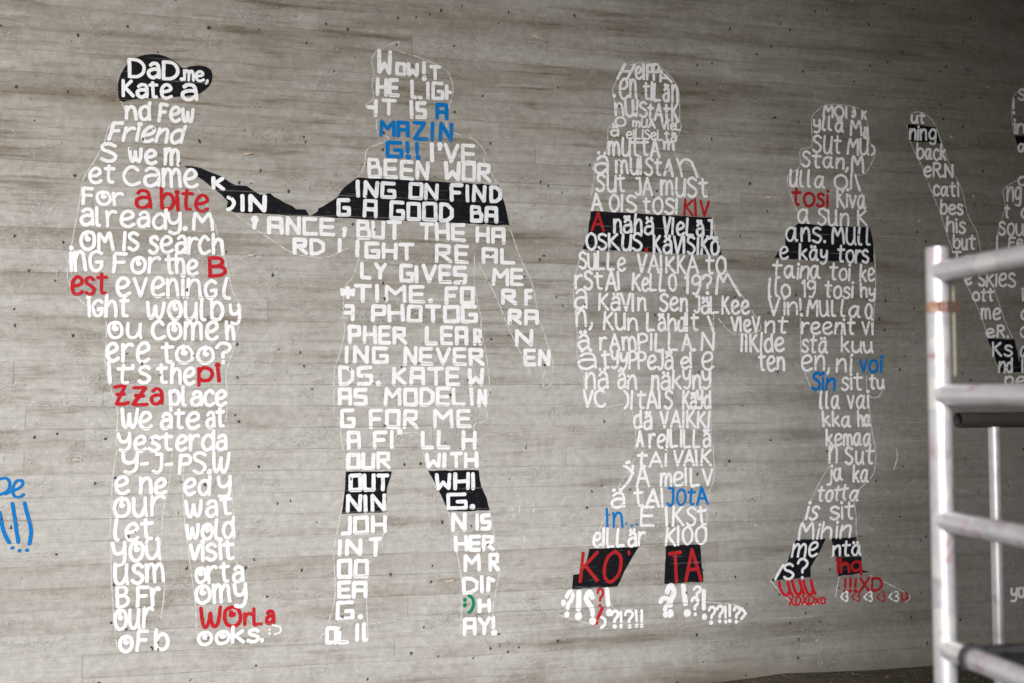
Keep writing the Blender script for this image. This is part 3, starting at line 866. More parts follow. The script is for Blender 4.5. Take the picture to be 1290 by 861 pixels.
C5, C2a = (220, 190, 5.74), (400, 210, 4.3)
painted_figure(
    "painted figure of wide white block capitals, one black arm outstretched to the capped figure",
    [
        [("W", 475, 494, 62, 95), ("OW", 497.5, 528, 78, 97.5), ("!", 530, 538, 77, 102), ("T", 540, 556, 82, 102)],
        [("HE", 473, 504, 98, 123), ("LIG", 516.5, 560, 101, 127), ("{", 560, 570, 106, 127)],
        [("}", 461, 476, 124.5, 147.5), ("T", 480, 500, 124.5, 147.5), ("IS", 515.5, 538, 126, 151), ("A", 548, 565, 130, 152, 'b')],
        [("MA", 477.5, 516, 151.5, 174, 'b'), ("ZIN", 519, 571, 152, 179, 'b')],
        [("G!!", 485.5, 528, 177, 201, 'b'), ("I'VE", 541.5, 600, 180, 207)],
        [("BEEN", 462.5, 541.5, 200, 227), ("WOR", 559, 619.5, 203.5, 230)],
        [("ING", 448, 499.5, 227, 251, 't'), ("ON", 514, 553, 230, 253), ("FIN", 566, 613, 231.5, 256), ("D", 616, 632.5, 234, 257)],
        [("G", 424, 442, 250, 274, 't'), ("A", 456.5, 476, 251, 275), ("GOOD", 490, 571.5, 253.5, 280), ("BA", 591.5, 627.5, 259, 281.5)],
        [("K", 266.5, 284, 222, 241), (")", 284.5, 297, 247, 267, 'w', .9), ("I", 302, 309, 244.5, 267.5), ("N", 313, 336, 245, 268)],
        [(",", 316, 326, 273, 287, 'w', 1.2), ("ANCE", 336.5, 423, 272.5, 298), (",", 429, 439, 286, 299), ("BUT", 448.5, 507, 277, 303), ("THE", 527.5, 587.5, 279.5, 305), ("HA", 598.5, 637, 285, 308)],
        [("RD", 368.5, 410, 300, 322), ("I", 424, 431.5, 300, 318.5), ("I", 446.5, 454, 302, 324.5), ("GHT", 459, 522.5, 305, 328), ("RE", 547.5, 591.5, 307.5, 332.5), ("AL", 606.5, 649.5, 312, 333.5)],
        [("LY", 453.5, 488, 330.5, 353), ("GIVES", 503, 588.5, 332.5, 358), ("ME", 619, 660, 337.5, 361)],
        [("*", 428, 448, 360, 379), ("TIME.", 445, 545, 357.5, 382.5), ("FO", 560, 598, 361, 385), ("R", 631, 652, 364, 385), ("F", 660, 672, 364, 386)],
        [("q", 432.5, 447, 383.5, 406), ("PHOTOG", 467, 602, 383, 408), ("RA", 639, 679, 389.5, 410)],
        [("PHER", 438, 513.5, 409.5, 434.5), ("LEA", 535, 590, 410.5, 435.5), ("R", 595.5, 608, 413.5, 436), ("N", 648.5, 672, 414.5, 437)],
        [("ING", 434, 490, 435, 459), ("NEVER", 508, 611, 436.5, 461.5), ("EN", 659, 694, 439.5, 462)],
        [("DS.", 425.5, 479.5, 461, 487), ("KATE", 493.5, 580.5, 462, 487), ("W", 589, 610, 463.5, 487)],
        [("AS", 425.5, 463.5, 488.5, 512), ("MODELI", 483, 597, 487.5, 512.5), ("N", 601, 614, 490, 513)],
        [("G", 428.5, 448, 515, 539.5), ("FOR", 464.5, 528, 515, 541), ("ME", 545.5, 595, 515, 540)],
        [("A", 436.5, 455, 543, 567.5), ("FI", 469.5, 496, 541.5, 566.5), ("'", 500, 506, 542, 550), ("LL", 530, 568, 541.5, 566.5), ("H", 581, 600.5, 542, 567)],
        [("OUR", 436, 493, 569, 592), ("WITH", 535.5, 603, 569, 591)],
        [("OUT", 439, 491, 596, 620, 't'), ("WHI", 547.5, 598.5, 595, 618)],
        [("NIN", 435.5, 486.5, 621.5, 646, 't'), ("G.", 562, 598.5, 620.5, 643)],
        [("JOH", 428.5, 487.5, 648.5, 674), ("N", 568, 588, 645.5, 670), ("IS", 598.5, 619, 646.5, 669)],
        [("IN", 425.5, 456.5, 678.5, 701.5), ("T", 464.5, 482, 676.5, 702), ("HER", 571.5, 624, 673.5, 696)],
        [("OO", 424.5, 465, 703.5, 729.5), ("M", 583.5, 606, 697.5, 721), ("R", 615, 630, 696.5, 721)],
        [("EA", 424.5, 463, 731, 754.5), ("DI", 581.5, 609.5, 724.5, 749), ("r", 612.5, 624, 726, 747)],
        [("G.", 422.5, 456.5, 756.5, 782), (":", 582.5, 587.5, 754, 768, 'g', .8), (")", 588.5, 598.5, 748.5, 774, 'g', .8), ("H", 601.5, 619, 753.5, 773)],
        [("OL", 409.5, 440, 788.5, 812.5), ("I", 447, 453, 785, 809), ("[", 456, 464, 784, 809), ("AY!", 582.5, 624, 776.5, 801)],
    ],
    [("black arm reaching towards the capped figure", from_crop(*C5, "70,110 130,113 185,125 255,155 340,185 400,230 440,250 520,255 570,290 620,320 690,308 720,335 800,380 850,400 880,425 945,425 975,470 870,470 640,455 430,450 375,410 385,370 340,320 250,250 160,185")),
     ("black chest band", [(391.6, 272), (400, 266.7), (401, 263), (408, 259.7), (425.6, 248), (429, 242), (434, 236), (450, 224), (530, 228), (628, 233.3), (633.7, 250.7), (642, 284.4), (560, 280.5), (476.7, 277.4), (428, 274.7), (400, 272.8)]),
     ("black knee band", from_crop(400, 570, 3.31, "118,80 310,80 290,150 285,250 100,257 112,170")),
     ("black knee band", from_crop(400, 570, 3.31, "460,77 672,75 682,140 705,190 718,242 545,247 520,190 490,130"))],
    [from_crop(400, 40, 4.3, "345,98 312,110 294,160 303,220 297,290 303,360 262,403 310,430 322,480 325,545 385,575 355,600 272,640 262,700 240,755 215,790"),
     from_crop(400, 40, 4.3, "345,98 400,68 440,62 430,100 500,122 560,145 680,200 725,260 732,330 712,400 700,460 702,515 735,548 850,590 905,650 900,700 940,765 960,800 980,830"),
     from_crop(*C2a, "1045,340 1100,500 1150,600 1175,680 1200,820") + from_crop(400, 390, 4.3, "1215,90 1240,180 1270,280 1274,380 1250,415 1225,420 1228,330"),
     from_crop(*C2a, "850,470 848,640 870,760 885,820") + from_crop(400, 390, 4.3, "890,120 915,260 932,440 908,490 918,595 850,625 865,720"),
     from_crop(*C2a, "880,540 940,650 985,750 1020,840") + from_crop(400, 390, 4.3, "1040,110 1100,240 1140,320 1160,385"),
     from_crop(*C2a, "225,490 190,600 150,650 140,800") + from_crop(400, 390, 4.3, "150,110 120,250 95,330 93,560 120,600 130,700 150,800 160,860"),
     from_crop(400, 390, 4.3, "412,760 420,690 450,675 545,670 570,760 590,850"),
     from_crop(*C5, "430,450 560,550 700,640 850,740 1000,770 1100,775 1250,710"),
     from_crop(400, 570, 3.31, "110,170 90,300 70,420 72,600 40,720 0,790"), from_crop(400, 570, 3.31, "290,250 270,350 212,470 205,600 212,790"),
     from_crop(400, 570, 3.31, "545,247 580,400 605,560 600,700 595,780"), from_crop(400, 570, 3.31, "718,242 740,380 755,500 735,640 740,760")],
    BLOCK, 4.9, 2)

painted_figure(
    "painted figure of narrow white writing with round head, question marks for feet",
    [
        [("H", 776, 801, 80, 101, 'w', 1, .35), ("eIPP", 799, 831, 79.5, 101.5), ("A", 830, 848, 88.5, 105, 'w', 1, -.2)],
        [(".", 771, 776, 117, 122), ("en", 779, 803, 99, 125), ("tILä", 809, 844, 103, 128), ("n", 845, 855, 107, 131)],
        [("nUIS", 773, 816, 125, 148), ("tAtK", 815, 856, 129, 154)],
        [("O", 774, 789, 147, 160, 'w', .8), ("mUA", 796, 826, 149.5, 161.5, 'w', .75), ("VIeL", 832, 857.5, 152, 164.5, 'w', .75)],
        [("ä", 768.5, 780, 157, 172, 'w', .8), ("eILISeLtä", 788, 852.5, 163, 177.5, 'w', .72)],
        [("mUttA", 765, 832, 173, 198), ("m", 834.5, 850, 178, 190)],
        [("ä", 748.5, 767, 192, 219), ("mUIStA", 774, 849, 196.5, 222), ("n", 851, 880, 200, 224, 'w', 1, -.15)],
        [("SUt", 749.5, 788, 219, 243), ("JA", 799, 823, 223.5, 247), ("mUSt", 831, 892, 222.5, 249)],
        [("A", 744, 760, 243.5, 266), ("OIS", 766.5, 802.5, 244.5, 267.5), ("tOSI", 809, 854, 248, 270), ("KIV", 860, 894.5, 250.5, 273, 'd')],
        [("A", 744, 762, 267.5, 291, 'd'), ("nähä", 772, 824, 268.5, 295, 't'), ("VIeLä", 834.5, 887.5, 273.5, 298), ("J", 889, 898, 277, 301)],
        [("OSKUS", 737, 809.5, 292, 316.5, 't'), (".", 811.5, 816.5, 312, 317, 'd'), ("KäVISIKö", 822, 906.5, 295.5, 321)],
        [("SULLe", 728.5, 789, 316, 341), ("VAIKKA", 802, 881, 320.5, 345), ("tO", 888, 915.5, 322.5, 346)],
        [("rStAI", 723, 781, 340.5, 366), ("KeLLO", 795, 853, 343.5, 367.5), ("19?", 861, 897, 345.5, 371.5), ("^", 900.5, 934, 345.5, 373)],
        [("a", 723.5, 740, 364.5, 389), ("KäVIn", 753, 814.5, 368.5, 392.5), ("Sen", 830, 867, 370, 392.5), ("JäLKee", 873, 945, 372.5, 396)],
        [("n,", 724.5, 747, 390, 412), ("KUn", 759, 804, 392.5, 417), ("LähdIt", 813.5, 881, 393.5, 418), ("\\", 890, 900, 398, 418), ("VIeV", 919.5, 958, 398, 419)],
        [("ä", 727.5, 743, 417.5, 442), ("rAmPILLA.", 754, 876, 418.5, 442.5), ("N", 882, 901, 418.5, 442), ("IIKIde", 932, 989, 418.5, 444)],
        [("ä", 727.5, 752, 440.5, 466), ("tYYPPeJä", 756.5, 848.5, 441, 466), ("eI", 856.5, 872, 443.5, 465), ("e", 883, 900, 443.5, 466), ("ten", 954, 989, 444.5, 468)],
        [("nä", 736.5, 767, 464.5, 490), ("än", 777.5, 803, 466, 490), ("näkYnY", 819.5, 896, 465.5, 491)],
        [("VC", 734, 764, 491, 513.5), (")ItAIS", 784.5, 848.5, 491, 516), ("KäYd", 858.5, 896, 491, 516)],
        [("dä", 797, 822, 516.5, 541), ("VAIKKI", 830.5, 895, 516.5, 540)],
        [("A", 800.5, 811.5, 542.5, 563.5), ("reILILLä", 816.5, 896, 540, 564.5)],
        [("tAI", 801.5, 840.5, 566.5, 589), ("VAIK", 847.5, 897, 565.5, 587.5)],
        [("&A", 783, 819, 581, 614.5), ("meILV", 830.5, 898.5, 588.5, 613)],
        [("ä", 769.5, 788, 616.5, 639.5), ("tAI", 797, 836, 614.5, 639.5), ("JOtA", 839, 893, 613.5, 637.5, 'b')],
        [("In", 762.5, 785.5, 640, 665, 'b'), ("...", 787.5, 804, 658.5, 664, 'b', .6), ("E", 805.5, 825, 638, 663.5), ("IKSt", 837, 891, 636.5, 663.5)],
        [("eILLär", 746, 814, 664, 689), ("KIOO", 837, 891, 662, 687)],
        [("KO", 728.5, 784, 693.5, 734, 'd', 1.25, .1), ("'", 788, 796, 694, 711, 'd'), ("TA", 840.5, 885, 691.5, 734, 'd', 1.25)],
        [("?", 711, 724, 744, 776, 'w', 1.55, .25), ("'", 705, 714, 756, 775, 'w', 1.7), ("!", 724.5, 733, 743.5, 780, 'w', 1.9), ("Q", 735, 750, 743.5, 785, 'w', 1.9), ("?", 751, 761, 741.5, 764.5, 'r', .9), ("!", 748, 761, 765, 786, 'r', 1.3, .5),
         ("!", 761, 770, 740.5, 775.5, 'w', 1.9, -.1), (")", 755, 764, 776, 791.5), ("?!?!!", 768, 810, 768, 791, 'w', 1.1),
         ("?", 829, 846, 752, 777, 'w', 1.7), ("?", 837, 852, 736.5, 775, 'w', 1.9), ("!", 857, 868, 735.5, 775.5, 'w', 2.0, -.05), ("?", 869.5, 881, 752, 775.5), ("?", 872, 884, 738.5, 757), ("!", 882, 891, 742.5, 779, 'w', 1.55), ("??!!?>", 891, 941, 761.5, 785, 'w', 1.05)],
    ],
    [("black chest band", from_crop(700, 230, 4.3, "190,155 340,163 520,175 700,183 843,190 850,240 860,290 900,393 760,389 620,383 400,373 145,362 170,290")),
     ("black sock", from_crop(690, 550, 3.443, "180,487 395,478 330,590 300,652 105,662 110,600 145,595 162,560")),
     ("black sock", from_crop(690, 550, 3.443, "510,472 660,467 675,630 505,640"))],
    [from_crop(700, 60, 4.3, "340,165 310,220 315,270 340,350 320,400 290,440 280,500 265,580 205,640 205,700 190,800"),
     from_crop(700, 60, 4.3, "400,100 470,78 560,105 630,170 665,250 668,380 678,430 650,500 640,560 660,600 740,650 790,720 820,810"),
     from_crop(700, 230, 4.3, "845,190 870,320 930,490 1000,600 1060,690 1105,760 1100,810 960,820 880,735"),
     from_crop(700, 230, 4.3, "145,362 115,470 100,560 105,700 125,850"), from_crop(700, 380, 4.3, "120,165 115,290 150,420 160,540 250,575 380,560 430,640 430,800"),
     from_crop(700, 380, 4.3, "855,60 850,250 850,320 840,400 840,800"), from_crop(690, 550, 3.443, "715,30 718,180 697,260 690,460"), from_crop(690, 550, 3.443, "380,100 310,215 270,310 195,470"),
     from_crop(680, 720, 4.607, "110,255 300,310"), from_crop(680, 720, 4.607, "410,190 450,220 560,225 600,280"), from_crop(680, 720, 4.607, "965,180 1140,195 1195,245 1160,290")],
    HAND, 3.4, 3)

painted_figure(
    "painted figure of slim white joined handwriting, black boots and red writing at its feet",
    [
        [("MOI", 1035.5, 1067.5, 132.5, 149), (":)", 1072, 1078.5, 136, 149), ("K", 1084, 1092, 139.5, 151)],
        [("yllä", 1023.5, 1064, 145.5, 166), ("M", 1070, 1086.5, 151.5, 172), ("ä", 1086.5, 1095, 161, 175)],
        [("SUt", 1022.5, 1060.5, 170, 194), ("MU", 1066, 1095.5, 173.5, 196), (")", 1096, 1103, 183, 197)],
        [("Stan,", 1008.5, 1069, 191, 213), ("M", 1071.5, 1088.5, 196.5, 218)],
        [("Ulla", 993.5, 1040, 213.5, 237), ("OI", 1049.5, 1074, 217.5, 239), ("\\", 1075.5, 1084, 220, 241)],
        [("tosi", 996.5, 1044.5, 237, 261, 'd', 1.2), ("Kiva", 1053, 1091, 238.5, 263)],
        [("a", 1003.5, 1021, 263, 282), ("SUn", 1028.5, 1070, 262.5, 285), ("K", 1079, 1093, 265, 285)],
        [("ans.", 988.5, 1040, 285.5, 306, 't'), ("MUll", 1047, 1097, 285.5, 309)],
        [("e", 981, 994, 310.5, 327, 't'), ("käy", 1005.5, 1043, 307.5, 329), ("tors", 1054, 1095, 309.5, 331.5)],
        [("taina", 972, 1034.5, 328.5, 352), ("toi", 1044, 1071.5, 331.5, 354), ("ke", 1081.5, 1102.5, 333, 355)],
        [("llo", 967, 996, 350.5, 375), ("19", 1008.5, 1028, 352.5, 375), ("tosi", 1038, 1075.5, 354.5, 376), ("hy", 1082.5, 1103.5, 356.5, 376)],
        [("Vin!", 966.5, 1010.5, 373.5, 398), ("MUlla", 1015, 1084.5, 376.5, 400), ("o", 1088.5, 1099.5, 382.5, 401)],
        [("nt", 962.5, 993.5, 399, 421), ("reenit", 1008.5, 1078, 400.5, 422), ("vi", 1084.5, 1100.5, 401.5, 422)],
        [("stä", 1008.5, 1043.5, 422.5, 445), ("kuu", 1058.5, 1100.5, 423.5, 445)],
        [("en,", 1008.5, 1045.5, 447, 467.5), ("ni", 1052, 1074.5, 446.5, 469), ("voi", 1081.5, 1112, 449, 470, 'b', 1.15)],
        [("Sin", 1020.5, 1053, 469, 492, 'b', 1.2), ("sit", 1058.5, 1087.5, 470, 492), ("tu", 1093.5, 1115, 472, 491)],
        [("lla", 1031.5, 1058.5, 492.5, 515), ("vai", 1066, 1095, 492.5, 515)],
        [("kka", 1034.5, 1072.5, 517.5, 538.5), ("ha", 1079, 1097.5, 516.5, 538)],
        [("kemaa", 1039.5, 1098, 540.5, 562)],
        [("n", 1043, 1055.5, 561.5, 584), ("Sut", 1063.5, 1102.5, 562.5, 585)],
        [("ja", 1040.5, 1062.5, 586.5, 607), ("ka", 1073.5, 1095, 585.5, 608)],
        [("totta", 1029.5, 1082.5, 610.5, 631.5, 'w', 1, .15)],
        [("is", 1013.5, 1033.5, 632.5, 655, 'w', 1, .3), ("sit", 1044, 1076.5, 632.5, 655)],
        [("Mihin", 1004.5, 1072.5, 656.5, 680, 'w', 1, .1)],
        [("me", 995.5, 1031, 683, 702.5, 't', 1, .15), ("ntä", 1047.5, 1086, 681.5, 701)],
        [("s?", 986, 1018.5, 704, 730, 't'), ("I", 974.5, 988, 711, 731, 't', 1.1, .7), ("ihq", 1052.5, 1086.5, 702.5, 722, 'd', 1.1)],
        [("uuu", 979, 1029, 729, 751.5, 'r', 1.3, -.25), ("!!!XD", 1062, 1112, 726.5, 746, 'd', 1.1)],
        [("XDXDxo", 992.5, 1040.5, 749.5, 762.5, 'r', .8), ("<3", 1058, 1068.5, 745, 758.5, 'w', .62), ("<3", 1071.5, 1084, 745, 758.5, 'd', .62), ("<3", 1087, 1099.5, 745, 758.5, 'w', .62), ("<3", 1103.5, 1115.5, 745, 758.5, 'd', .62), ("<3", 1118.5, 1132.5, 745, 758.5, 'w', .62), ("!)", 1134.5, 1144, 745.5, 757, 'd', .8)],
    ],
    [("black chest band", from_crop(940, 260, 5.375, "350,118 600,135 835,145 860,260 862,380 540,370 190,352 215,310 265,270 262,215 275,180")),
     ("black boot", from_crop(940, 540, 3.5875, "225,503 360,496 330,560 290,630 292,672 110,688 150,640 185,600 200,560")),
     ("black boot with red writing", from_crop(940, 540, 3.5875, "382,496 497,490 500,540 520,580 525,640 558,650 415,668 410,610 395,550"))],
    [from_crop(940, 110, 5.375, "600,118 520,135 450,200 445,300 440,400 370,430 365,540 290,590 285,670 330,790 350,850"),
     from_crop(940, 110, 5.375, "600,118 720,135 800,175 830,300 840,380 870,420 860,480 800,590 740,600 780,700 815,820"),
     from_crop(940, 260, 5.375, "840,180 870,320 878,500 875,620 860,700 855,850"), from_crop(940, 400, 5.375, "370,10 372,250 400,370 440,470 500,520 530,730 550,860"),
     from_crop(940, 400, 5.375, "815,400 820,500 850,540 900,535 920,490"), from_crop(940, 400, 5.375, "825,520 840,700 865,860"),
     from_crop(940, 540, 3.5875, "565,10 582,100 570,210 490,300 497,400 497,490"), from_crop(940, 540, 3.5875, "375,170 320,260 265,400 230,500 180,600 110,690"),
     from_crop(940, 540, 3.5875, "420,670 400,760"), from_crop(940, 540, 3.5875, "110,692 200,780 300,795 365,780"), from_crop(940, 540, 3.5875, "560,665 700,735 740,765 720,785")],
    SINGLE, 3.15, 4)

painted_figure(
    "painted figure waving one raised arm, small white writing, partly behind the scaffold",
    [
        [("s", 1281, 1292, 112, 127)], [("!", 1274, 1279, 124.5, 144)], [("in", 1276, 1291, 151, 170)], [("a", 1281, 1293, 181, 193)], [("c", 1281, 1293, 222, 234)],
        [("ut", 1146.5, 1166, 141.5, 156)],
        [("ning", 1144.5, 1180, 159.5, 178, 't')],
        [("back", 1153.5, 1192, 180.5, 202)],
        [("eR.N", 1162.5, 1201, 205, 224)],
        [("cati", 1174.5, 1208.5, 229.5, 248), ("ng", 1267, 1287, 235, 254)],
        [("bes", 1183.5, 1214, 251.5, 271), ("t", 1264, 1273, 258, 275), ("c", 1285, 1296, 262, 276)],
        [("his", 1191, 1217, 272.5, 294), ("sou", 1256.5, 1291, 279.5, 297)],
        [("but", 1199.5, 1230, 295.5, 315), ("l", 1254, 1258, 297, 316), ("Fe", 1269, 1290, 299, 313)],
        [("To", 1198.5, 1225, 317, 335), ("l", 1253, 1257, 320, 336)],
        [("e", 1214, 1225, 345, 359.5), ("skies", 1231, 1280, 338, 361.5)],
        [("ott", 1223.5, 1253, 363, 380), ("i", 1286, 1290, 364, 380)],
        [("me", 1234.5, 1261, 388, 403), ("c", 1285, 1295, 390, 403)],
        [("eR.", 1241, 1270.5, 409.5, 426), ("O", 1284, 1296, 411, 426)],
        [("Ks", 1249, 1276, 431, 449.5, 't'), ("a", 1284, 1296, 436, 450)],
        [("nd", 1256.5, 1276, 451, 470, 't'), ("l", 1286, 1290, 452, 470)],
        [("pe", 1263.5, 1292, 474, 487)],
        [("yo", 1272, 1291, 739, 754, 'w', 1.1)],
    ],
    [("black wristband", from_crop(1120, 90, 3.741, "85,250 218,262 230,300 242,340 98,330")),
     ("black band at the waist", from_crop(1120, 290, 3.741, "462,512 590,515 612,625 640,515 720,518 720,672 520,670 490,580")),
     ("black band", from_crop(1120, 90, 3.741, "590,300 700,308 700,365 604,355"))],
    [from_crop(1120, 90, 3.741, "100,200 140,190 190,215 220,262 250,350 290,450 340,560 370,680 410,760 430,850"), from_crop(1120, 90, 3.741, "85,250 105,350 150,440 200,560 240,660 270,760 300,850"),
     from_crop(1120, 290, 3.741, "360,255 400,330 440,430 470,520 520,670"), from_crop(1120, 290, 3.741, "490,265 540,420 580,510"), from_crop(1120, 90, 3.741, "505,860 515,760 545,640 540,560 600,515 636,500"),
     from_crop(1120, 90, 3.741, "590,300 580,220 580,130 600,105 640,80")],
    SINGLE, 3.1, 5)

# the blue exclamation at the left border of the view
blue = empty("painted_exclamation", (0, 0, 0))
bx, bz = on_wall(10, 700)
blue.location = (bx, 0, bz)
tag(blue, "blue painted scrawl with three exclamation marks, beside the capped figure", "painted writing")
C6 = (0, 580, 6.15)
for nm, strokes in (("blue_word", ["-20,150 10,142 50,140 75,170 72,215 40,250 0,265 -40,270", "40,262 90,240 150,215 178,180 165,157 125,165 100,220 110,275 150,286 185,264"]),
                    ("exclamation_mark", ["-2,405 10,470 25,540 50,600 75,640", "*95,676 97,680"]), ("exclamation_mark", ["97,335 115,450 125,520 142,635", "*148,698 152,702"]), ("exclamation_mark", ["190,330 215,430 238,520 240,580 228,650", "*208,694 212,699"])):
    b = Brush(0.0024, 31)
    for s in strokes:
        fat = s[0] == '*'
        pts = [on_wall(*p) for p in from_crop(*C6, s.lstrip('*'))]
        b.ribbon(curve(pts), (4.6 if fat else (4.6 if nm == 'exclamation_mark' else 3.6)) / 280.0)
    o = b.build(nm, M['b'], blue)
    o.location = (-bx, 0, -bz)


# ------------------------------------------------------------------ marks and bits stuck on the wall
def wall_bits():
    for pts in ("652,622 655,634 653,648", "671,632 672,646", "661,676 659,690", "1129,566 1130,578 1126,592", "645,640 648,655"):
        b = Brush(0.0014, len(pts))
        b.line([tuple(float(t) for t in q.split(',')) for q in pts.split()], 1.6, .3)
        b.build("scratch_mark", M['chalk'], WALL)
    for (a, c) in (((307, 195), (318, 194)), ((964, 249), (973, 250)), ((671, 45), (690, 54)), ((313, 322), (322, 322)), ((562, 733), (573, 731))):
        p, q = on_wall(*a), on_wall(*c)
        v, f = tube((p[0], -0.003, p[1]), (q[0], -0.005, q[1]), 0.0035, 6)
        mesh_object("wood_splinter", v, f, M['splinter'], WALL, True)


# ------------------------------------------------------------------ scaffolding in front of the wall
def tube(a, b, r, n=24, hollow=False, cap=True):
    a, b = Vector(a), Vector(b)
    d = (b - a).normalized()
    s = d.orthogonal().normalized(); t = d.cross(s)
    v, f = [], []
    def ring(c, rr):
        i = len(v)
        for k in range(n):
            an = 2 * math.pi * k / n
            v.append(tuple(c + s * (rr * math.cos(an)) + t * (rr * math.sin(an))))
        return i
    def skin(i, j):
        for k in range(n):
            f.append((i + k, i + (k + 1) % n, j + (k + 1) % n, j + k))
    A, B = ring(a, r), ring(b, r)
    skin(A, B)
    if hollow:
        ri = r * .86
        A1, B1 = ring(a, ri), ring(b, ri)
        skin(B, B1); skin(A1, A)
        dep = min(.6, (b - a).length * .45)
        A2, B2 = ring(a + d * dep, ri), ring(b - d * dep, ri)
        skin(A2, A1); skin(B1, B2)
        f.append(tuple(A2 + k for k in range(n))); f.append(tuple(B2 + k for k in reversed(range(n))))
    else:
        f.append(tuple(A + k for k in reversed(range(n)))); f.append(tuple(B + k for k in range(n)))
    return v, f


def weld_collar(c, axis, r, w=0.0014):
    """A weld bead: a lumpy ring round a tube end."""
    c, d = Vector(c), Vector(axis).normalized()
    s = d.orthogonal().normalized(); t = d.cross(s)
    rr = random.Random(int(c.z * 1000))
    v, f = [], []
    n, m = 28, 6
    for i in range(n):
        an = 2 * math.pi * i / n
        e = s * math.cos(an) + t * math.sin(an)
        ww = w * rr.uniform(.75, 1.25)
        for j in range(m):
            bn = 2 * math.pi * j / m
            v.append(tuple(c + e * (r + ww * math.cos(bn)) + d * (ww * math.sin(bn))))
    for i in range(n):
        for j in range(m):
            f.append((i * m + j, ((i + 1) % n) * m + j, ((i + 1) % n) * m + (j + 1) % m, i * m + (j + 1) % m))
    return v, f


def part(name, vf, mat, root, smooth=True, parent=None, label=None):
    v, f = vf
    l = root.location
    o = mesh_object(name, [(a - l.x, b - l.y, c - l.z) for a, b, c in v], f, mat, parent or root, smooth)
    if smooth:
        try:
            o.data.set_sharp_from_angle(angle=math.radians(40))
        except Exception:
            pass
    if label:
        o["label"] = label
    return o


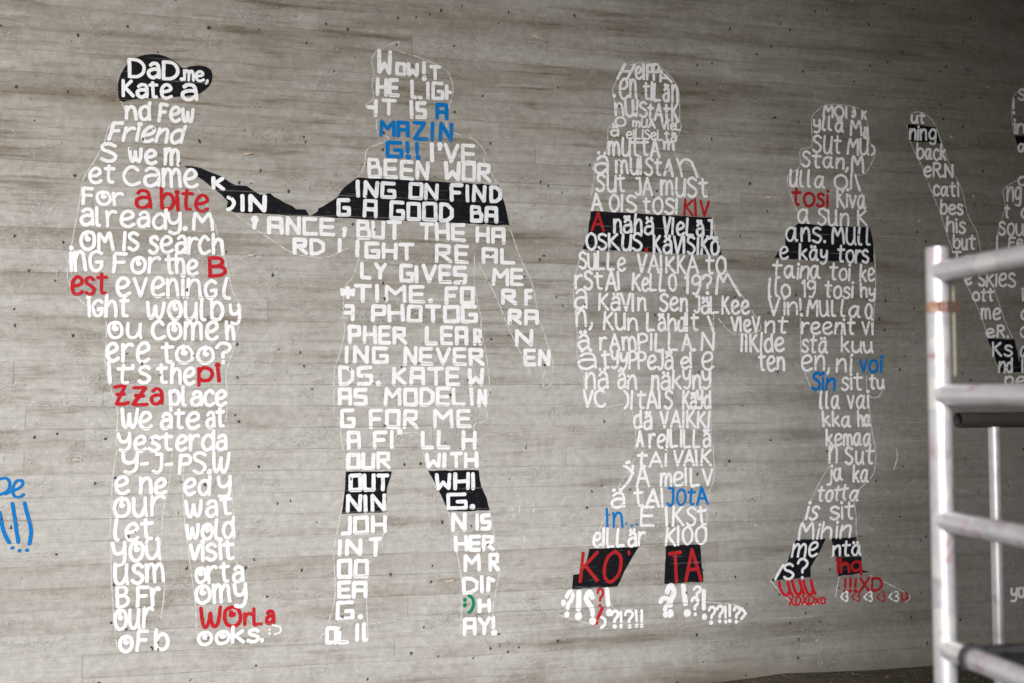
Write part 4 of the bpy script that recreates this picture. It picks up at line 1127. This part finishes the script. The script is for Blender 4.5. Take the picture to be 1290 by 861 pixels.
def scaffold():
    DEP, R = 2.2, 0.0240
    p = at_depth(1184.5, 530, DEP)
    z_at = lambda px, py: at_depth(px, py, DEP).z
    top = z_at(1181, 311)
    root = empty("scaffold", (p.x, p.y, 0.0))
    tag(root, "white paint-splashed tubular scaffold frame with four rungs, standing before the waving figure", "scaffold")
    zs = [z_at(1187, 342), z_at(1190, 497.5), z_at(1192, 655), z_at(1193, 813)]
    step = (zs[0] - zs[-1]) / 3
    k = zs[-1] - step
    while k > 0.12:
        zs.append(k); k -= step
    y2 = p.y - 0.95
    part("upright", tube((p.x, p.y, 0.0), (p.x, p.y, top), R, 32, True), M['alu'], root)
    part("upright", tube((p.x, y2, 0.0), (p.x, y2, top), R, 32, True), M['alu'], root)
    for z in zs:
        r_ = part("rung", tube((p.x, p.y - R * .6, z), (p.x, y2 + R * .6, z), R * .96, 32), M['alu'], root)
        part("weld_bead", weld_collar((p.x, p.y - R * .98, z), (0, 1, 0), R * .94), M['alu_plain'], root, parent=r_)
    zt = z_at(1183, 387)
    tb = part("tape_band", tube((p.x, p.y, zt - .0125), (p.x, p.y, zt + .0125), R + .0012, 32), M['tape'], root, label="strip of orange and brown tape round the upright")
    # dark stripes on the tape face the camera side
    to_eye = (Vector((EYE.x, EYE.y, 0)) - Vector((p.x, p.y, 0))).normalized()
    side = Vector((-to_eye.y, to_eye.x, 0))
    if side.dot(RIGHT) < 0:
        side = -side
    for off, w in ((.004, .004), (.0125, .003), (.021, .004)):
        v, f = [], []
        for s in (off - w / 2, off + w / 2):
            h = math.sqrt(max((R + .002) ** 2 - s * s, 1e-6))
            c = Vector((p.x, p.y, zt)) + side * s + to_eye * h
            v += [(c.x, c.y, zt - .0122), (c.x, c.y, zt + .0122)]
        f = [(0, 2, 3, 1)]
        part("tape_stripe", (v, f), M['tape_dark'], root, False, tb)
    c = Vector((p.x, p.y, zt)) + side * (R + .014)
    v, f = [], []
    for dz in (-.012, .012):
        for a, b in ((-.012, -.006), (.009, -.006), (.009, .006), (-.012, .006)):
            q = c + side * a + to_eye * b
            v.append((q.x, q.y, zt + dz))
    f = [(0, 3, 2, 1), (4, 5, 6, 7), (0, 1, 5, 4), (1, 2, 6, 5), (2, 3, 7, 6), (3, 0, 4, 7)]
    part("rod_clip", (v, f), M['clip'], root, False)
    q = Vector((p.x, p.y, 0)) + side * (R + .008)
    part("locking_rod", tube((q.x, q.y, z_at(1198, 352)), (q.x, q.y, z_at(1199, 474)), .0022, 10), M['cord'], root)

    # platform hooked over the fourth rung
    dd = DEP * 820.0 / (1229 - 365.0)
    h = Vector((p.x, at_depth(1229, 812, dd).y, zs[3]))
    pl = empty("scaffold_platform", (h.x, h.y, h.z))
    tag(pl, "dark scaffold platform hooked over the lowest rung in view", "platform")
    v, f = [], []
    n = 14
    for i in range(n + 1):
        an = math.radians(-40 + 235 * i / n)
        for y in (-.007, .007):
            for rr in (R + .001, R + .008):
                v.append((h.x - math.cos(an) * 0 + math.cos(math.pi - an) * rr, h.y + y, h.z + math.sin(an) * rr))
    for i in range(n):
        a = i * 4; b = a + 4
        for s, t in ((0, 1), (1, 3), (3, 2), (2, 0)):
            f.append((a + s, a + t, b + t, b + s))
    f.append((0, 2, 3, 1)); f.append((n * 4, n * 4 + 1, n * 4 + 3, n * 4 + 2))
    part("hook", (v, f), M['hook'], pl)
    v, f = [], []
    box(v, f, (h.x + R + .004, h.y - .012, h.z - .006), (h.x + 1.9, h.y + .012, h.z + .024))
    part("side_rail", (v, f), M['hook'], pl, False)
    v, f = [], []
    box(v, f, (h.x + R + .03, h.y - .50, h.z + .0), (h.x + 1.88, h.y - .0125, h.z + .012))
    part("deck_board", (v, f), M['hook'], pl, False)

    # second frame nearer the wall
    u = at_depth(1253.5, 600, 3.12)
    d_ = ray(1206.5, 529.5)
    a = EYE + d_ * ((u.y - EYE.y) / d_.y)
    fr = empty("scaffold_stand", (u.x, u.y, 0.0))
    tag(fr, "slim light upright under a dark open-ended steel tube, behind the white scaffold", "scaffold")
    part("ledger", tube((a.x, u.y, a.z), (a.x + 2.4, u.y, a.z), .0245, 32, True), M['steel'], fr, label="dark steel tube with an open end")
    part("upright", tube((u.x, u.y, 0.012), (u.x, u.y, a.z - .022), .0175, 24), M['alu_plain'], fr)
    u2 = a.x + 2.1
    part("upright", tube((u2, u.y, 0.012), (u2, u.y, a.z - .022), .0175, 24), M['alu_plain'], fr)
    for x in (u.x, u2):
        v, f = [], []
        box(v, f, (x - .06, u.y - .06, 0), (x + .06, u.y + .06, .012))
        part("base_plate", (v, f), M['steel'], fr, False)


scaffold()
wall_bits()


def litter():
    r = random.Random(5)
    v, f = [], []
    for i in range(1400):
        x = r.uniform(1.2, 6.5); y = -abs(r.gauss(0.0, 0.9)) - r.uniform(.05, .35)
        a = r.uniform(0, 6.28); l = r.uniform(.008, .026); w = l * r.uniform(.35, .6); z = r.uniform(.012, .035)
        t = r.uniform(-.5, .5)
        ca, sa = math.cos(a), math.sin(a)
        i0 = len(v)
        for (p, q, h) in ((-l, 0, 0), (0, -w, t * w), (l, 0, .006), (0, w, -t * w)):
            v.append((x + p * ca - q * sa, min(-.006, y + p * sa + q * ca), z + h))
        f.append((i0, i0 + 1, i0 + 2, i0 + 3))
    o = mesh_object("leaf_litter", v, f, M['leaf'])
    tag(o, "reddish brown bits of dead leaf on the dark soil under the wall", None, None, "stuff")


litter()
